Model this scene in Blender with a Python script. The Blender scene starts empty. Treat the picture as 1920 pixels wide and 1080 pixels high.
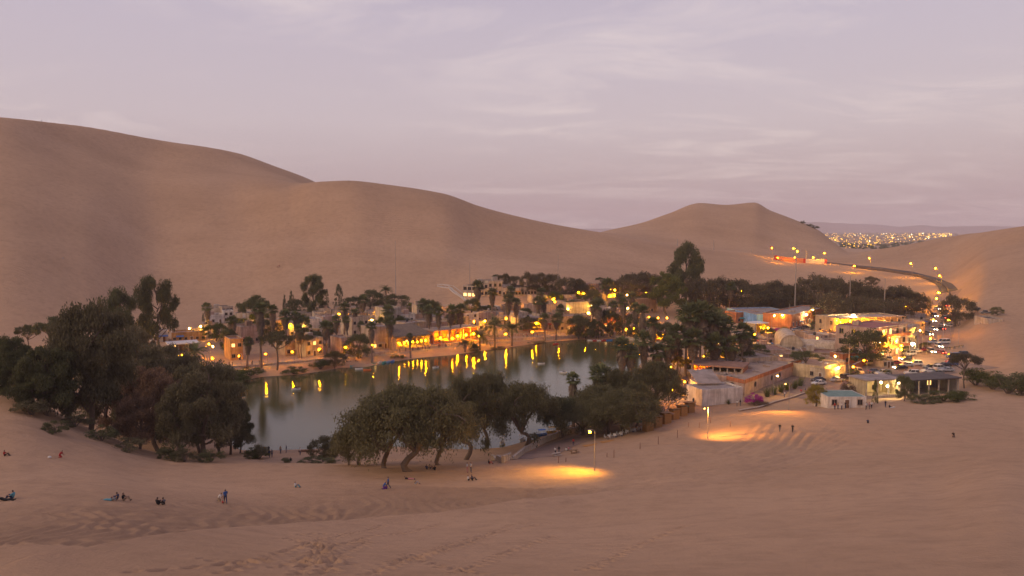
import bpy, bmesh, math, random
import numpy as np
from mathutils import Vector, Matrix
R = math.radians
random.seed(7); np.random.seed(7)
SC = bpy.context.scene
COL = SC.collection
# ------------------------------------------------------------------ camera
FPX, CAMZ = 1500.0, 50.0
PITCH = math.atan(110 / FPX)
cam = bpy.data.cameras.new('camera'); cam.lens = 36 * FPX / 1920; cam.sensor_width = 36
cam.clip_start = 0.5; cam.clip_end = 40000
camo = bpy.data.objects.new('camera', cam); COL.objects.link(camo)
camo.location = (0, 0, CAMZ); camo.rotation_euler = (math.pi / 2 - PITCH, 0, 0)
SC.camera = camo
# ------------------------------------------------------------------ sky, sun, exposure
SUN_EL, SUN_AZ = 31.0, 242.0         # soft afterglow from behind the dune the photographer stands on
W = bpy.data.worlds.new('World'); SC.world = W; W.use_nodes = True
nt = W.node_tree; nt.nodes.clear()
def N(nt, typ, **kw):
    n = nt.nodes.new(typ)
    for k, v in kw.items():
        if hasattr(n, k): setattr(n, k, v)
        else: n.inputs[k.replace('_', ' ')].default_value = v
    return n
def ramp(nt, stops):
    n = nt.nodes.new('ShaderNodeValToRGB'); e = n.color_ramp.elements
    while len(e) < len(stops): e.new(0.5)
    for el, (p, c) in zip(e, stops): el.position = p; el.color = (*c, 1) if len(c) == 3 else c
    return n
L = nt.links.new
tc = N(nt, 'ShaderNodeTexCoord'); sep = N(nt, 'ShaderNodeSeparateXYZ'); L(tc.outputs['Generated'], sep.inputs[0])
grad = ramp(nt, [(0.0, (.46, .355, .375)), (.05, (.49, .39, .42)), (.13, (.57, .475, .52)), (.25, (.53, .455, .54)), (.38, (.385, .335, .47)), (1.0, (.25, .225, .39))])
L(sep.outputs[2], grad.inputs[0])
# thin high cloud: noise on a plane above
addz = N(nt, 'ShaderNodeMath', operation='ADD'); addz.inputs[1].default_value = .12; L(sep.outputs[2], addz.inputs[0])
dx = N(nt, 'ShaderNodeMath', operation='DIVIDE'); L(sep.outputs[0], dx.inputs[0]); L(addz.outputs[0], dx.inputs[1])
dy = N(nt, 'ShaderNodeMath', operation='DIVIDE'); L(sep.outputs[1], dy.inputs[0]); L(addz.outputs[0], dy.inputs[1])
cmb = N(nt, 'ShaderNodeCombineXYZ'); L(dx.outputs[0], cmb.inputs[0]); L(dy.outputs[0], cmb.inputs[1])
mp = N(nt, 'ShaderNodeMapping'); mp.inputs['Rotation'].default_value = (0, 0, R(8)); mp.inputs['Scale'].default_value = (.8, 1.35, 1); mp.inputs['Location'].default_value = (3.1, 1.7, 0)
L(cmb.outputs[0], mp.inputs[0])
nz = N(nt, 'ShaderNodeTexNoise', Scale=1.25, Detail=10.0, Roughness=.62, Distortion=1.1); L(mp.outputs[0], nz.inputs['Vector'])
nz2 = N(nt, 'ShaderNodeTexNoise', Scale=.45, Detail=2.0, Roughness=.5); L(mp.outputs[0], nz2.inputs['Vector'])
cl = ramp(nt, [(.46, (0, 0, 0)), (.70, (1, 1, 1))]); L(nz.outputs[0], cl.inputs[0])
cl2 = ramp(nt, [(.42, (0, 0, 0)), (.62, (1, 1, 1))]); L(nz2.outputs[0], cl2.inputs[0])
cm = N(nt, 'ShaderNodeMath', operation='MULTIPLY'); L(cl.outputs[0], cm.inputs[0]); L(cl2.outputs[0], cm.inputs[1])
cf = N(nt, 'ShaderNodeMath', operation='MULTIPLY'); cf.inputs[1].default_value = .8; L(cm.outputs[0], cf.inputs[0])
mixc = N(nt, 'ShaderNodeMix', data_type='RGBA'); mixc.inputs['B'].default_value = (.80, .67, .66, 1)
L(cf.outputs[0], mixc.inputs['Factor']); L(grad.outputs[0], mixc.inputs['A'])
sky = N(nt, 'ShaderNodeTexSky', sky_type='NISHITA'); sky.sun_disc = False
sky.sun_elevation = R(1.0); sky.sun_rotation = R(SUN_AZ); sky.altitude = 400; sky.dust_density = 3.0
bg1 = N(nt, 'ShaderNodeBackground', Strength=.06); L(sky.outputs[0], bg1.inputs[0])
bg2 = N(nt, 'ShaderNodeBackground', Strength=1.03); L(mixc.outputs['Result'], bg2.inputs[0])
ads = N(nt, 'ShaderNodeAddShader'); L(bg1.outputs[0], ads.inputs[0]); L(bg2.outputs[0], ads.inputs[1])
wo = N(nt, 'ShaderNodeOutputWorld'); L(ads.outputs[0], wo.inputs[0])
sl = bpy.data.lights.new('sun', 'SUN'); sl.energy = 1.5; sl.angle = R(28); sl.color = (1, .70, .44)
sun = bpy.data.objects.new('sun', sl); COL.objects.link(sun)
_a, _e = R(SUN_AZ), R(SUN_EL)
sd = Vector((math.sin(_a) * math.cos(_e), math.cos(_a) * math.cos(_e), math.sin(_e)))
sun.rotation_euler = (-sd).to_track_quat('-Z', 'Y').to_euler()
SC.view_settings.view_transform = 'Standard'; SC.view_settings.look = 'None'
SC.view_settings.exposure = -0.03; SC.view_settings.gamma = 1.0
cy = SC.cycles
cy.use_denoising = True; cy.use_adaptive_sampling = True; cy.adaptive_threshold = 0.015
cy.max_bounces = 5; cy.diffuse_bounces = 2; cy.glossy_bounces = 3; cy.transmission_bounces = 3; cy.transparent_max_bounces = 6
cy.volume_bounces = 2; cy.use_light_tree = True; cy.sample_clamp_indirect = 4.0; cy.caustics_reflective = False; cy.caustics_refractive = False
# ------------------------------------------------------------------ helpers
_s, _c = math.sin(PITCH), math.cos(PITCH)
def raydir(px, py):
    u, v = (px - 960) / FPX, (540 - py) / FPX
    return (u, v * _s + _c, v * _c - _s)
def at(px, py, Y):
    d = raydir(px, py); k = Y / d[1]
    return Vector((d[0] * k, Y, CAMZ + d[2] * k))
def at_z(px, py, z):
    d = raydir(px, py); k = (z - CAMZ) / d[2]
    return Vector((d[0] * k, d[1] * k, z))
def tag(o, label=None, cat=None, group=None, kind=None):
    if label: o['label'] = label
    if cat: o['category'] = cat
    if group: o['group'] = group
    if kind: o['kind'] = kind
    return o
def empty(name, loc, rz=0, sc=None):
    o = bpy.data.objects.new(name, None); COL.objects.link(o)
    o.location = loc; o.rotation_euler = (0, 0, rz); o.empty_display_size = .3
    if sc: o.scale = sc
    return o
def link(name, me, parent=None):
    o = bpy.data.objects.new(name, me); COL.objects.link(o)
    if parent: o.parent = parent
    return o
def copy_tree(o, parent=None):
    c = o.copy(); COL.objects.link(c); c.parent = parent
    for ch in o.children: copy_tree(ch, c)
    return c
class MB:
    def __init__(s): s.v = []; s.f = []; s.m = []
    def add(s, vs, fs, m=0):
        b = len(s.v); s.v += [tuple(p) for p in vs]; s.f += [tuple(i + b for i in f) for f in fs]; s.m += [m] * len(fs); return s
    def box(s, c, d, m=0, rz=0, taper=1.0):
        hx, hy, hz = d[0] / 2, d[1] / 2, d[2] / 2; cr, sr = math.cos(rz), math.sin(rz); vs = []
        for z, t in ((-hz, 1), (hz, taper)):
            for x, y in ((-hx, -hy), (hx, -hy), (hx, hy), (-hx, hy)):
                x *= t; y *= t; vs.append((c[0] + x * cr - y * sr, c[1] + x * sr + y * cr, c[2] + z))
        return s.add(vs, [(3, 2, 1, 0), (4, 5, 6, 7), (0, 1, 5, 4), (1, 2, 6, 5), (2, 3, 7, 6), (3, 0, 4, 7)], m)
    def bx(s, x0, x1, y0, y1, z0, z1, m=0):
        return s.box(((x0 + x1) / 2, (y0 + y1) / 2, (z0 + z1) / 2), (x1 - x0, y1 - y0, z1 - z0), m)
    def tube(s, pts, rs, n=7, m=0, cap=True):
        pts = [Vector(p) for p in pts]
        if not isinstance(rs, (list, tuple)): rs = [rs] * len(pts)
        b = []; up = Vector((0, 0, 1))
        vs = []
        for i, p in enumerate(pts):
            t = (pts[min(i + 1, len(pts) - 1)] - pts[max(i - 1, 0)])
            t = t.normalized() if t.length > 1e-9 else up
            a = t.cross(Vector((1, 0, 0)) if abs(t.x) < .8 else Vector((0, 1, 0))).normalized(); q = t.cross(a)
            for k in range(n):
                an = 2 * math.pi * k / n; vs.append(p + (a * math.cos(an) + q * math.sin(an)) * rs[i])
        fs = []
        for i in range(len(pts) - 1):
            for k in range(n):
                k2 = (k + 1) % n; fs.append((i * n + k, i * n + k2, (i + 1) * n + k2, (i + 1) * n + k))
        if cap: fs += [tuple(range(n - 1, -1, -1)), tuple((len(pts) - 1) * n + k for k in range(n))]
        return s.add(vs, fs, m)
    def prism(s, poly, z0, z1, m=0, mtop=None):
        n = len(poly); vs = [(x, y, z0) for x, y in poly] + [(x, y, z1) for x, y in poly]
        s.add(vs, [(i, (i + 1) % n, n + (i + 1) % n, n + i) for i in range(n)] + [tuple(range(n - 1, -1, -1))], m)
        s.add([(x, y, z1) for x, y in poly], [tuple(range(n))], m if mtop is None else mtop); return s
    def ball(s, c, r, m=0, seg=8, rings=5, sq=(1, 1, 1)):
        vs = []; fs = []
        for i in range(rings + 1):
            th = math.pi * i / rings
            for k in range(seg):
                an = 2 * math.pi * k / seg
                vs.append((c[0] + r * sq[0] * math.sin(th) * math.cos(an), c[1] + r * sq[1] * math.sin(th) * math.sin(an), c[2] + r * sq[2] * math.cos(th)))
        for i in range(rings):
            for k in range(seg): fs.append((i * seg + k, (i + 1) * seg + k, (i + 1) * seg + (k + 1) % seg, i * seg + (k + 1) % seg))
        return s.add(vs, fs, m)
    def mesh(s, name, mats, smooth=False):
        me = bpy.data.meshes.new(name); me.from_pydata(s.v, [], s.f)
        for m in (mats if isinstance(mats, (list, tuple)) else [mats]): me.materials.append(m)
        me.polygons.foreach_set('material_index', s.m)
        if smooth: me.polygons.foreach_set('use_smooth', [True] * len(s.f))
        me.update(); return me
    def build(s, name, mats, parent=None, smooth=False):
        return link(name, s.mesh(name, mats, smooth), parent)
MATS = {}
def mat(name, col, rough=.8, var=.25, scale=1.5, bump=0.0, bscale=None, spec=.3, metal=0.0, rnd=0.0):
    """painted / plastered surface: base colour with blotchy procedural variation and fine relief"""
    if name in MATS: return MATS[name]
    m = bpy.data.materials.new(name); m.use_nodes = True; t = m.node_tree; p = t.nodes['Principled BSDF']; l = t.links.new
    p.inputs['Roughness'].default_value = rough; p.inputs['Metallic'].default_value = metal
    p.inputs['Specular IOR Level'].default_value = spec
    tc = N(t, 'ShaderNodeTexCoord')
    nz = N(t, 'ShaderNodeTexNoise', Scale=scale, Detail=6.0, Roughness=.62); l(tc.outputs['Object'], nz.inputs['Vector'])
    r = ramp(t, [(.28, [c * (1 - var) for c in col]), (.5, col), (.74, [min(1, c * (1 + var * .7)) for c in col])]); l(nz.outputs[0], r.inputs[0])
    out = r.outputs[0]
    if rnd:
        oi = N(t, 'ShaderNodeObjectInfo'); mr = N(t, 'ShaderNodeMapRange'); mr.inputs['To Min'].default_value = 1 - rnd; mr.inputs['To Max'].default_value = 1 + rnd
        l(oi.outputs['Random'], mr.inputs[0]); mu = N(t, 'ShaderNodeMix', data_type='RGBA', blend_type='MULTIPLY'); mu.inputs['Factor'].default_value = 1
        l(out, mu.inputs['A']); l(mr.outputs[0], mu.inputs['B']); out = mu.outputs['Result']
    l(out, p.inputs['Base Color'])
    if bump:
        n2 = N(t, 'ShaderNodeTexNoise', Scale=bscale or scale * 6, Detail=4.0); l(tc.outputs['Object'], n2.inputs['Vector'])
        b = N(t, 'ShaderNodeBump', Strength=bump, Distance=.05); l(n2.outputs[0], b.inputs['Height']); l(b.outputs[0], p.inputs['Normal'])
    MATS[name] = m; return m
def glow(name, col, strength):
    if name in MATS: return MATS[name]
    m = bpy.data.materials.new(name); m.use_nodes = True; t = m.node_tree; p = t.nodes['Principled BSDF']
    p.inputs['Base Color'].default_value = (.8, .7, .5, 1); p.inputs['Emission Color'].default_value = (*col, 1); p.inputs['Emission Strength'].default_value = strength
    MATS[name] = m; return m
# ------------------------------------------------------------------ terrain heights
def pk(px, py, Y):
    p = at(px, py, Y); return (math.hypot(p.x, p.y), p.z)
def zk(px, z, Y):
    p = at(px, 430, Y); return (math.hypot(p.x, p.y), z)
# column: px, near2, near3, edge (py,Y) | foot, flat, base (z,Y) | mid, crest/ridge, dip, far crest (py,Y)
TC = [
 (-520, (930, 80), (850, 112), (735, 150), (6, 195), (5, 255), (6, 290), (450, 385), (330, 470), (262, 525), (214, 565)),
 (0,    (930, 80), (850, 112), (735, 150), (5, 195), (4, 280), (5, 325), (450, 420), (330, 505), (265, 560), (220, 600)),
 (150,  (930, 82), (860, 118), (800, 150), (4, 186), (4, 280), (5, 360), (450, 460), (330, 555), (275, 615), (233, 655)),
 (300,  (935, 90), (880, 125), (852, 150), (3, 172), (3, 300), (5, 415), (450, 520), (340, 605), (295, 665), (259, 710)),
 (380,  (938, 94), (885, 125), (858, 150), (2, 176), (3, 300), (5, 422), (450, 526), (350, 608), (306, 672), (270, 730)),
 (450,  (940, 97), (890, 123), (862, 150), (1, 178), (3, 300), (5, 425), (450, 530), (360, 610), (320, 680), (285, 750)),
 (540,  (943, 98), (890, 123), (862, 155), (.4, 182), (3, 310), (6, 428), (460, 520), (355, 605), (338, 680), (319, 780)),
 (590,  (943, 98), (890, 123), (862, 155), (.4, 182), (3, 315), (6, 428), (470, 515), (343, 610), (350, 690), (340, 790)),
 (660,  (943, 98), (890, 123), (862, 155), (.4, 182), (3, 320), (6, 428), (470, 515), (341, 610), (362, 700), (382, 800)),
 (740,  (943, 98), (890, 123), (864, 150), (.4, 180), (3, 325), (7, 430), (480, 515), (350, 625), (376, 720), (400, 820)),
 (830,  (942, 98), (893, 122), (868, 146), (.5, 178), (3, 335), (9, 435), (480, 520), (362, 640), (390, 730), (412, 830)),
 (900,  (940, 98), (895, 120), (870, 143), (.5, 178), (4.2, 392), (18, 450), (480, 540), (386, 655), (406, 745), (425, 850)),
 (1000, (940, 96), (893, 122), (862, 146), (1.6, 184), (4.6, 400), (21, 470), (480, 560), (412, 670), (426, 765), (432, 870)),
 (1100, (940, 95), (890, 124), (850, 150), (2.2, 190), (4.6, 405), (19, 475), (482, 572), (430, 682), (437, 780), (438, 950)),
 (1150, (936, 95), (880, 128), (835, 156), (2.4, 193), (4.6, 405), (14, 470), (488, 570), (437, 690), (441, 800), (428, 1000)),
 (1200, (934, 95), (872, 131), (818, 163), (2.6, 195), (4.6, 410), (10, 470), (495, 570), (447, 695), (449, 800), (417, 1020)),
 (1250, (930, 95), (860, 135), (800, 170), (2.8, 198), (4.4, 410), (8, 470), (500, 572), (457, 700), (458, 800), (400, 1035)),
 (1310, (927, 95), (855, 137), (793, 175), (3, 203), (4.2, 410), (6, 470), (505, 580), (464, 715), (465, 800), (380, 1050)),
 (1360, (925, 95), (850, 138), (786, 179), (3.2, 206), (4, 410), (6, 470), (505, 585), (468, 722), (469, 805), (384, 1050)),
 (1410, (923, 95), (845, 140), (780, 182), (3.4, 210), (4, 410), (6, 470), (505, 590), (472, 730), (472, 810), (380, 1050)),
 (1440, (922, 95), (842, 140), (776, 184), (3.5, 211), (4, 410), (6, 468), (508, 590), (477, 735), (474, 820), (395, 1040)),
 (1480, (920, 95), (838, 142), (772, 187), (3.6, 212), (4, 410), (6, 465), (510, 585), (484, 730), (475, 830), (410, 1030)),
 (1530, (918, 94), (832, 145), (766, 189), (3.7, 213), (4, 405), (6, 462), (514, 580), (489, 715), (477, 830), (430, 1020)),
 (1560, (916, 94), (828, 147), (763, 191), (3.8, 214), (4, 405), (6, 460), (517, 576), (491, 705), (478, 830), (452, 990)),
 (1590, (914, 93), (825, 148), (760, 193), (3.9, 215), (4, 400), (6, 458), (520, 568), (495, 685), (481, 800), (473, 930)),
 (1650, (910, 92), (820, 150), (757, 195), (4, 215), (4, 395), (6, 450), (525, 550), (502, 645), (484, 720), (465, 820)),
 (1700, (908, 90), (816, 151), (752, 196), (4, 218), (4, 380), (6, 440), (535, 520), (510, 600), (485, 690), (457, 790)),
 (1780, (905, 88), (810, 152), (747, 198), (4, 222), (4, 330), (5, 400), (547, 470), (522, 540), (480, 640), (440, 760)),
 (1850, (902, 80), (811, 151), (743, 200), (4, 225), (4, 270), (6, 310), (580, 370), (500, 480), (460, 575), (431, 670)),
 (1920, (900, 76), (812, 150), (740, 203), (4, 228), (4, 245), (6, 275), (600, 340), (500, 450), (455, 535), (421, 610)),
 (2400, (900, 74), (812, 140), (740, 190), (4, 222), (5, 235), (10, 255), (560, 330), (450, 430), (400, 500), (370, 580)),
]
def pchip_slopes(x, y):
    h = np.diff(x); h = h.reshape(-1, *([1] * (y.ndim - 1))); d = np.diff(y, axis=0) / h; m = np.zeros_like(y)
    w1 = 2 * h[1:] + h[:-1]; w2 = h[1:] + 2 * h[:-1]; ok = d[:-1] * d[1:] > 0
    with np.errstate(divide='ignore', invalid='ignore'):
        mm = (w1 + w2) / (w1 / d[:-1] + w2 / d[1:])
    m[1:-1] = np.where(ok, mm, 0); m[0] = d[0]; m[-1] = d[-1]; return m
def pchip(x, y, q):
    m = pchip_slopes(x, y); i = np.clip(np.searchsorted(x, q) - 1, 0, len(x) - 2); h = x[i + 1] - x[i]; t = np.clip((q - x[i]) / h, 0, 1)
    if y.ndim > 1: t = t[:, None]; h = h[:, None]
    return (2*t**3 - 3*t**2 + 1) * y[i] + (t**3 - 2*t**2 + t) * h * m[i] + (-2*t**3 + 3*t**2) * y[i+1] + (t**3 - t**2) * h * m[i+1]
cols_az, cols_k = [], []
for row in TC:
    px = row[0]; k = [(0.0, 48.3), (8.0, 45.0), (22.0, 39.6), pk(px, 1080, 35) if 0 <= px <= 1920 else (38.0, 34.4)]
    k += [pk(px, *row[i]) for i in (1, 2, 3)] + [zk(px, *row[i]) for i in (4, 5, 6)] + [pk(px, *row[i]) for i in (7, 8, 9, 10)]
    r1, z1 = k[-1]
    k += [(r1 + 130, z1 - 28), (max(r1 + 560, 1500), 9.0), (2300, 8.0), (12000, 8.0)]
    cols_az.append(math.atan2((px - 960) / FPX, _c)); cols_k.append(k)
K = np.array(cols_k)                                   # column, knot, (r, z)
caz = np.array(cols_az)
caz2 = np.concatenate([caz, [caz[0] + 2 * math.pi]]); K2 = np.concatenate([K, K[:1]])
def ringlist():
    r = [1.2]
    while r[-1] < 11500:
        d = r[-1]; q = 1.06 if d < 24 else 1.0042 if d < 75 else 1.0045 if d < 420 else 1.008 if d < 1150 else 1.035
        r.append(d * q)
    return np.array(r)
RG = ringlist()
AZ = np.concatenate([np.arange(-40, 40.01, .2), np.arange(43, 319.9, 3.5)]) * math.pi / 180
AZq = np.where(AZ < caz2[0], AZ + 2 * math.pi, AZ)
def grid():
    n = K2.shape[1]; flat = pchip(caz2, K2.reshape(len(caz2), -1), AZq).reshape(len(AZ), n, 2)
    Z = np.zeros((len(AZ), len(RG)))
    for a in range(len(AZ)): Z[a] = pchip(flat[a, :, 0].copy(), flat[a, :, 1].copy(), RG)
    return Z
GZ = grid()
def vnoise(x, y, s, seed=0):
    x = x / s + seed * 17.3; y = y / s - seed * 9.1
    xi, yi = np.floor(x), np.floor(y); fx, fy = x - xi, y - yi; fx = fx*fx*(3-2*fx); fy = fy*fy*(3-2*fy)
    def hsh(a, b): v = np.sin(a * 127.1 + b * 311.7 + seed * 74.7) * 43758.5453; return v - np.floor(v)
    return (hsh(xi, yi)*(1-fx) + hsh(xi+1, yi)*fx)*(1-fy) + (hsh(xi, yi+1)*(1-fx) + hsh(xi+1, yi+1)*fx)*fy - .5
LAKE_PX = [(455,843),(520,843),(580,841),(640,838),(720,836),(800,838),(880,842),(940,838),(1000,822),(1060,800),(1110,775),(1150,745),(1180,712),(1200,680),(1215,655),(1200,641),(1150,636),(1090,637),(1030,641),(960,651),(900,659),(850,666),(790,671),(730,679),(690,688),(640,690),(600,697),(560,703),(490,707),(440,718),(405,738),(390,772),(405,815)]
LAKE = np.array([at_z(x, y, 0.0)[:2] for x, y in LAKE_PX])
def poly_sdf(P, x, y):
    best = np.full(x.shape, 1e18); ins = np.zeros(x.shape, bool); n = len(P)
    for i in range(n):
        ax, ay = P[i]; bx, by = P[(i + 1) % n]; ex, ey = bx - ax, by - ay
        t = np.clip(((x - ax) * ex + (y - ay) * ey) / (ex * ex + ey * ey), 0, 1)
        best = np.minimum(best, (x - ax - t * ex) ** 2 + (y - ay - t * ey) ** 2)
        c = (ay > y) != (by > y)
        with np.errstate(divide='ignore', invalid='ignore'): ins ^= c & (x < ex * (y - ay) / (ey if ey else 1e-9) + ax)
    d = np.sqrt(best); return np.where(ins, -d, d)
gx = np.sin(AZ)[:, None] * RG[None]; gy = np.cos(AZ)[:, None] * RG[None]
def carve(x, y, z):
    m = (y > 150) & (y < 420) & (np.abs(x) < 190)
    s = poly_sdf(LAKE, x[m], y[m]); zz = z[m]
    cap = np.where(s < 0, np.maximum(s * .22, -1.6) - .08, -.08 + s * .17)
    z = z.copy(); z[m] = np.minimum(zz, cap); return z
# broad undulation on the dunes, none on the flat; wind hummocks on the near slope
def undulate(x, y, z):
    r = np.hypot(x, y); hi = np.clip((z - 6) / 25, 0, 1)
    far = np.clip((r - 300) / 150, 0, 1)
    o = hi * far * (vnoise(x, y, 90, 1) * 3.2 + vnoise(x, y, 34, 2) * .9)
    near = np.clip((r - 20) / 40, 0, 1) * np.clip((185 - r) / 30, 0, 1)
    o = o + near * (vnoise(x, y, 26, 3) * 1.0 + vnoise(x, y, 9, 4) * .28 + vnoise(x, y, 2.6, 5) * .09 + vnoise(x, y, 1.1, 9) * .13 * np.clip(vnoise(x, y, 17, 10) * 3 + .8, 0, 1.2) * np.clip((r - 55) / 25, 0, 1))
    return z + o
GZ = undulate(gx, gy, GZ)
# the low slip-face step that crosses the near dune
def polyline_off(pts, x, y):
    best = np.full(x.shape, 1e18); side = np.zeros(x.shape)
    for i in range(len(pts) - 1):
        ax, ay = pts[i]; bx, by = pts[i + 1]; ex, ey = bx - ax, by - ay; l2 = ex * ex + ey * ey
        t = np.clip(((x - ax) * ex + (y - ay) * ey) / l2, 0, 1); d = (x - ax - t * ex) ** 2 + (y - ay - t * ey) ** 2
        cr = (ex * (y - ay) - ey * (x - ax)) / math.sqrt(l2); m = d < best; best = np.where(m, d, best); side = np.where(m, cr, side)
    return np.sqrt(best) * np.sign(side)
def hsample(x, y):
    x = np.asarray(x, float); y = np.asarray(y, float); a = np.arctan2(x, y); r = np.hypot(x, y)
    n = 401; fa = np.clip((a - AZ[0]) / (AZ[1] - AZ[0]), 0, n - 1.001); ia = fa.astype(int); fa = fa - ia
    ir = np.clip(np.searchsorted(RG, r) - 1, 0, len(RG) - 2); fr = np.clip((r - RG[ir]) / (RG[ir + 1] - RG[ir]), 0, 1)
    return (GZ[ia, ir]*(1-fa) + GZ[ia+1, ir]*fa)*(1-fr) + (GZ[ia, ir+1]*(1-fa) + GZ[ia+1, ir+1]*fa)*fr
def H(x, y): return float(hsample(np.array([x]), np.array([y]))[0])
_RT = np.geomspace(20, 3000, 1500)
def on(px, py, h=0.0, ymin=20):
    d = raydir(px, py); x = d[0] / d[1] * _RT; z = CAMZ + d[2] / d[1] * _RT
    g = hsample(x, _RT) + h - z; i = np.where((g >= 0) & (_RT > ymin))[0]
    if len(i) == 0: Y = 900.0
    else:
        i = i[0]; Y = _RT[i]
        if i > 0: Y = _RT[i-1] + (_RT[i] - _RT[i-1]) * (-g[i-1]) / (g[i] - g[i-1] + 1e-9)
    return Vector((d[0] / d[1] * Y, Y, H(d[0] / d[1] * Y, Y)))
def on_line(pxs): return [tuple(on(px, py)[:2]) for px, py in pxs]
STEP = on_line([(60, 1079), (140, 1066), (280, 1034), (420, 1012), (560, 998), (700, 986), (830, 975), (960, 952), (1120, 932), (1300, 905)])
_m = (gy > 25) & (gy < 130) & (np.abs(gx) < 80)
_o = polyline_off(STEP, gx[_m], gy[_m])                   # > 0: beyond the line
_x0 = STEP[-1][0]; _fade = np.clip((_x0 - gx[_m]) / 22, 0, 1) * np.clip((gx[_m] + 42) / 10, 0, 1)
_st = np.where(_o < 0, np.exp(np.minimum(_o, 0) / 9.0) * .9, np.clip(.9 - _o * .62, -.6, .9) * np.exp(-np.maximum(_o - 1.8, 0) / 14.0)) * _fade
GZ[_m] += _st
# wind hummocks beyond the step, crests running down the slope
_m = (gy > 48) & (gy < 112) & (gx < 30) & (gx > -75); _x, _y = gx[_m], gy[_m]; _o = polyline_off(STEP, _x, _y)
_w = np.clip((_o - 2) / 5, 0, 1) * np.clip((26 - _o) / 10, 0, 1) * np.clip((22 - _x) / 25, 0, 1) * np.clip(vnoise(_x, _y, 9, 8) * 2 + .9, 0, 1.3)
_ph = _x * .55 + _y * .10 + vnoise(_x, _y, 6, 6) * 3.4 + vnoise(_x, _y, 1.9, 7) * .9
GZ[_m] += _w * .12 * np.sin(2 * math.pi * _ph)
PAINTED_SHADE = np.zeros(gx.shape); PAINTED_SHADE[_m] = np.clip((_o - .3) / 1.5, 0, 1) * np.clip((34 - _o) / 18, 0, 1) * np.clip((24 - _x) / 22, 0, 1)  # mask for shade beyond the step, painted into the sand colour
GZ = carve(gx, gy, GZ)
# footprints: paired dents in trails over the near slope
_fp = []
def trail(pts, step=.75, gauge=.16, jit=.05):
    P = [on(*p) for p in pts]; side = 1; rest = 0.0
    for a, b in zip(P, P[1:]):
        a2, b2 = Vector(a[:2]), Vector(b[:2]); d = (b2 - a2); l = d.length; d /= l; n = Vector((-d.y, d.x)); t = rest
        while t < l:
            q = a2 + d * t + n * gauge * side + Vector((random.gauss(0, jit), random.gauss(0, jit))); _fp.append((q.x, q.y, d.x, d.y, random.uniform(.7, 1.15))); side = -side; t += step * random.uniform(.85, 1.15)
        rest = t - l
for tr in ([(690,1079),(760,1052),(850,1020),(960,985),(1080,955),(1180,938)], [(720,1060),(840,1030),(930,1000),(1010,985)], [(520,1066),(580,1048),(640,1022),(700,1005),(760,1000),(830,980)],
           [(560,1079),(585,1040),(600,1010),(575,1004)], [(630,1075),(610,1050),(590,1025),(560,1012)], [(540,1010),(600,1030),(640,1060)], [(600,1079),(640,1040),(690,1015)], [(380,1050),(460,1058),(520,1052)], [(250,1075),(330,1068),(420,1060),(500,1050)],
           [(575,1060),(600,1040),(620,1020)], [(640,1055),(600,1062),(570,1050)], [(545,1004),(590,1000),(640,1004)], [(860,1075),(940,1040),(1040,1005)], [(1180,938),(1290,915),(1400,890)], [(1010,985),(1120,958),(1240,930)], [(420,1075),(520,1040),(600,1015),(720,985)], [(760,1040),(820,1060),(900,1078)], [(1100,1070),(1180,1030),(1290,985)]): trail(tr)
for i in range(14):
    p = on(random.uniform(550, 670), random.uniform(1008, 1075)); a = random.uniform(0, 6.28); _fp.append((p.x, p.y, math.cos(a), math.sin(a), random.uniform(.6, 1.1)))
_m = np.where((gy > 24) & (gy < 75) & (np.abs(gx) < 40)); _xs, _ys = gx[_m], gy[_m]; _dz = np.zeros(len(_xs))
for (fx, fy, tx, ty, s) in _fp:
    near = np.where((np.abs(_xs - fx) < .9) & (np.abs(_ys - fy) < .9))[0]; ax, ay = _xs[near] - fx, _ys[near] - fy
    u = ax * tx + ay * ty; v = -ax * ty + ay * tx; q = (u / .29) ** 2 + (v / .22) ** 2
    _dz[near] += s * (-.36 * np.exp(-q) + .07 * np.exp(-(np.sqrt(q) - 1.7) ** 2 * 2))
GZ[_m] += _dz
# wheel ruts across the lower sand
def rut(pts, w=.45, dep=.16):
    P = np.array(on_line(pts)); m = np.where((gx > P[:, 0].min() - 4) & (gx < P[:, 0].max() + 4) & (gy > P[:, 1].min() - 4) & (gy < P[:, 1].max() + 4))
    o = np.abs(polyline_off([tuple(p) for p in P], gx[m], gy[m])); GZ[m] += -dep * np.exp(-(o / w) ** 2) + dep * .5 * np.exp(-((o - 1.0) / w) ** 2)
for k in range(7):
    q = k * 9
    rut([(1420 + q * 2.0, 790 + q * .5), (1400 + q * 2.0, 822 + q * .4), (1340 + q * 1.6, 850 + q * .3), (1240 + q, 866 + q * .35), (1120 + q * .6, 884 + q * .5), (980 + q * .4, 905 + q * .5)], dep=random.uniform(.1, .24))
for k in range(5):
    q = k * 7
    rut([(1560 + q, 800 + q), (1500, 842 + q), (1400, 868 + q), (1290, 886 + q), (1150, 902 + q), (1000, 922 + q)], dep=random.uniform(.14, .26))
rut([(352,596),(420,560),(480,527),(530,495),(590,455),(650,410),(715,366)], w=1.6, dep=.7)
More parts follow.
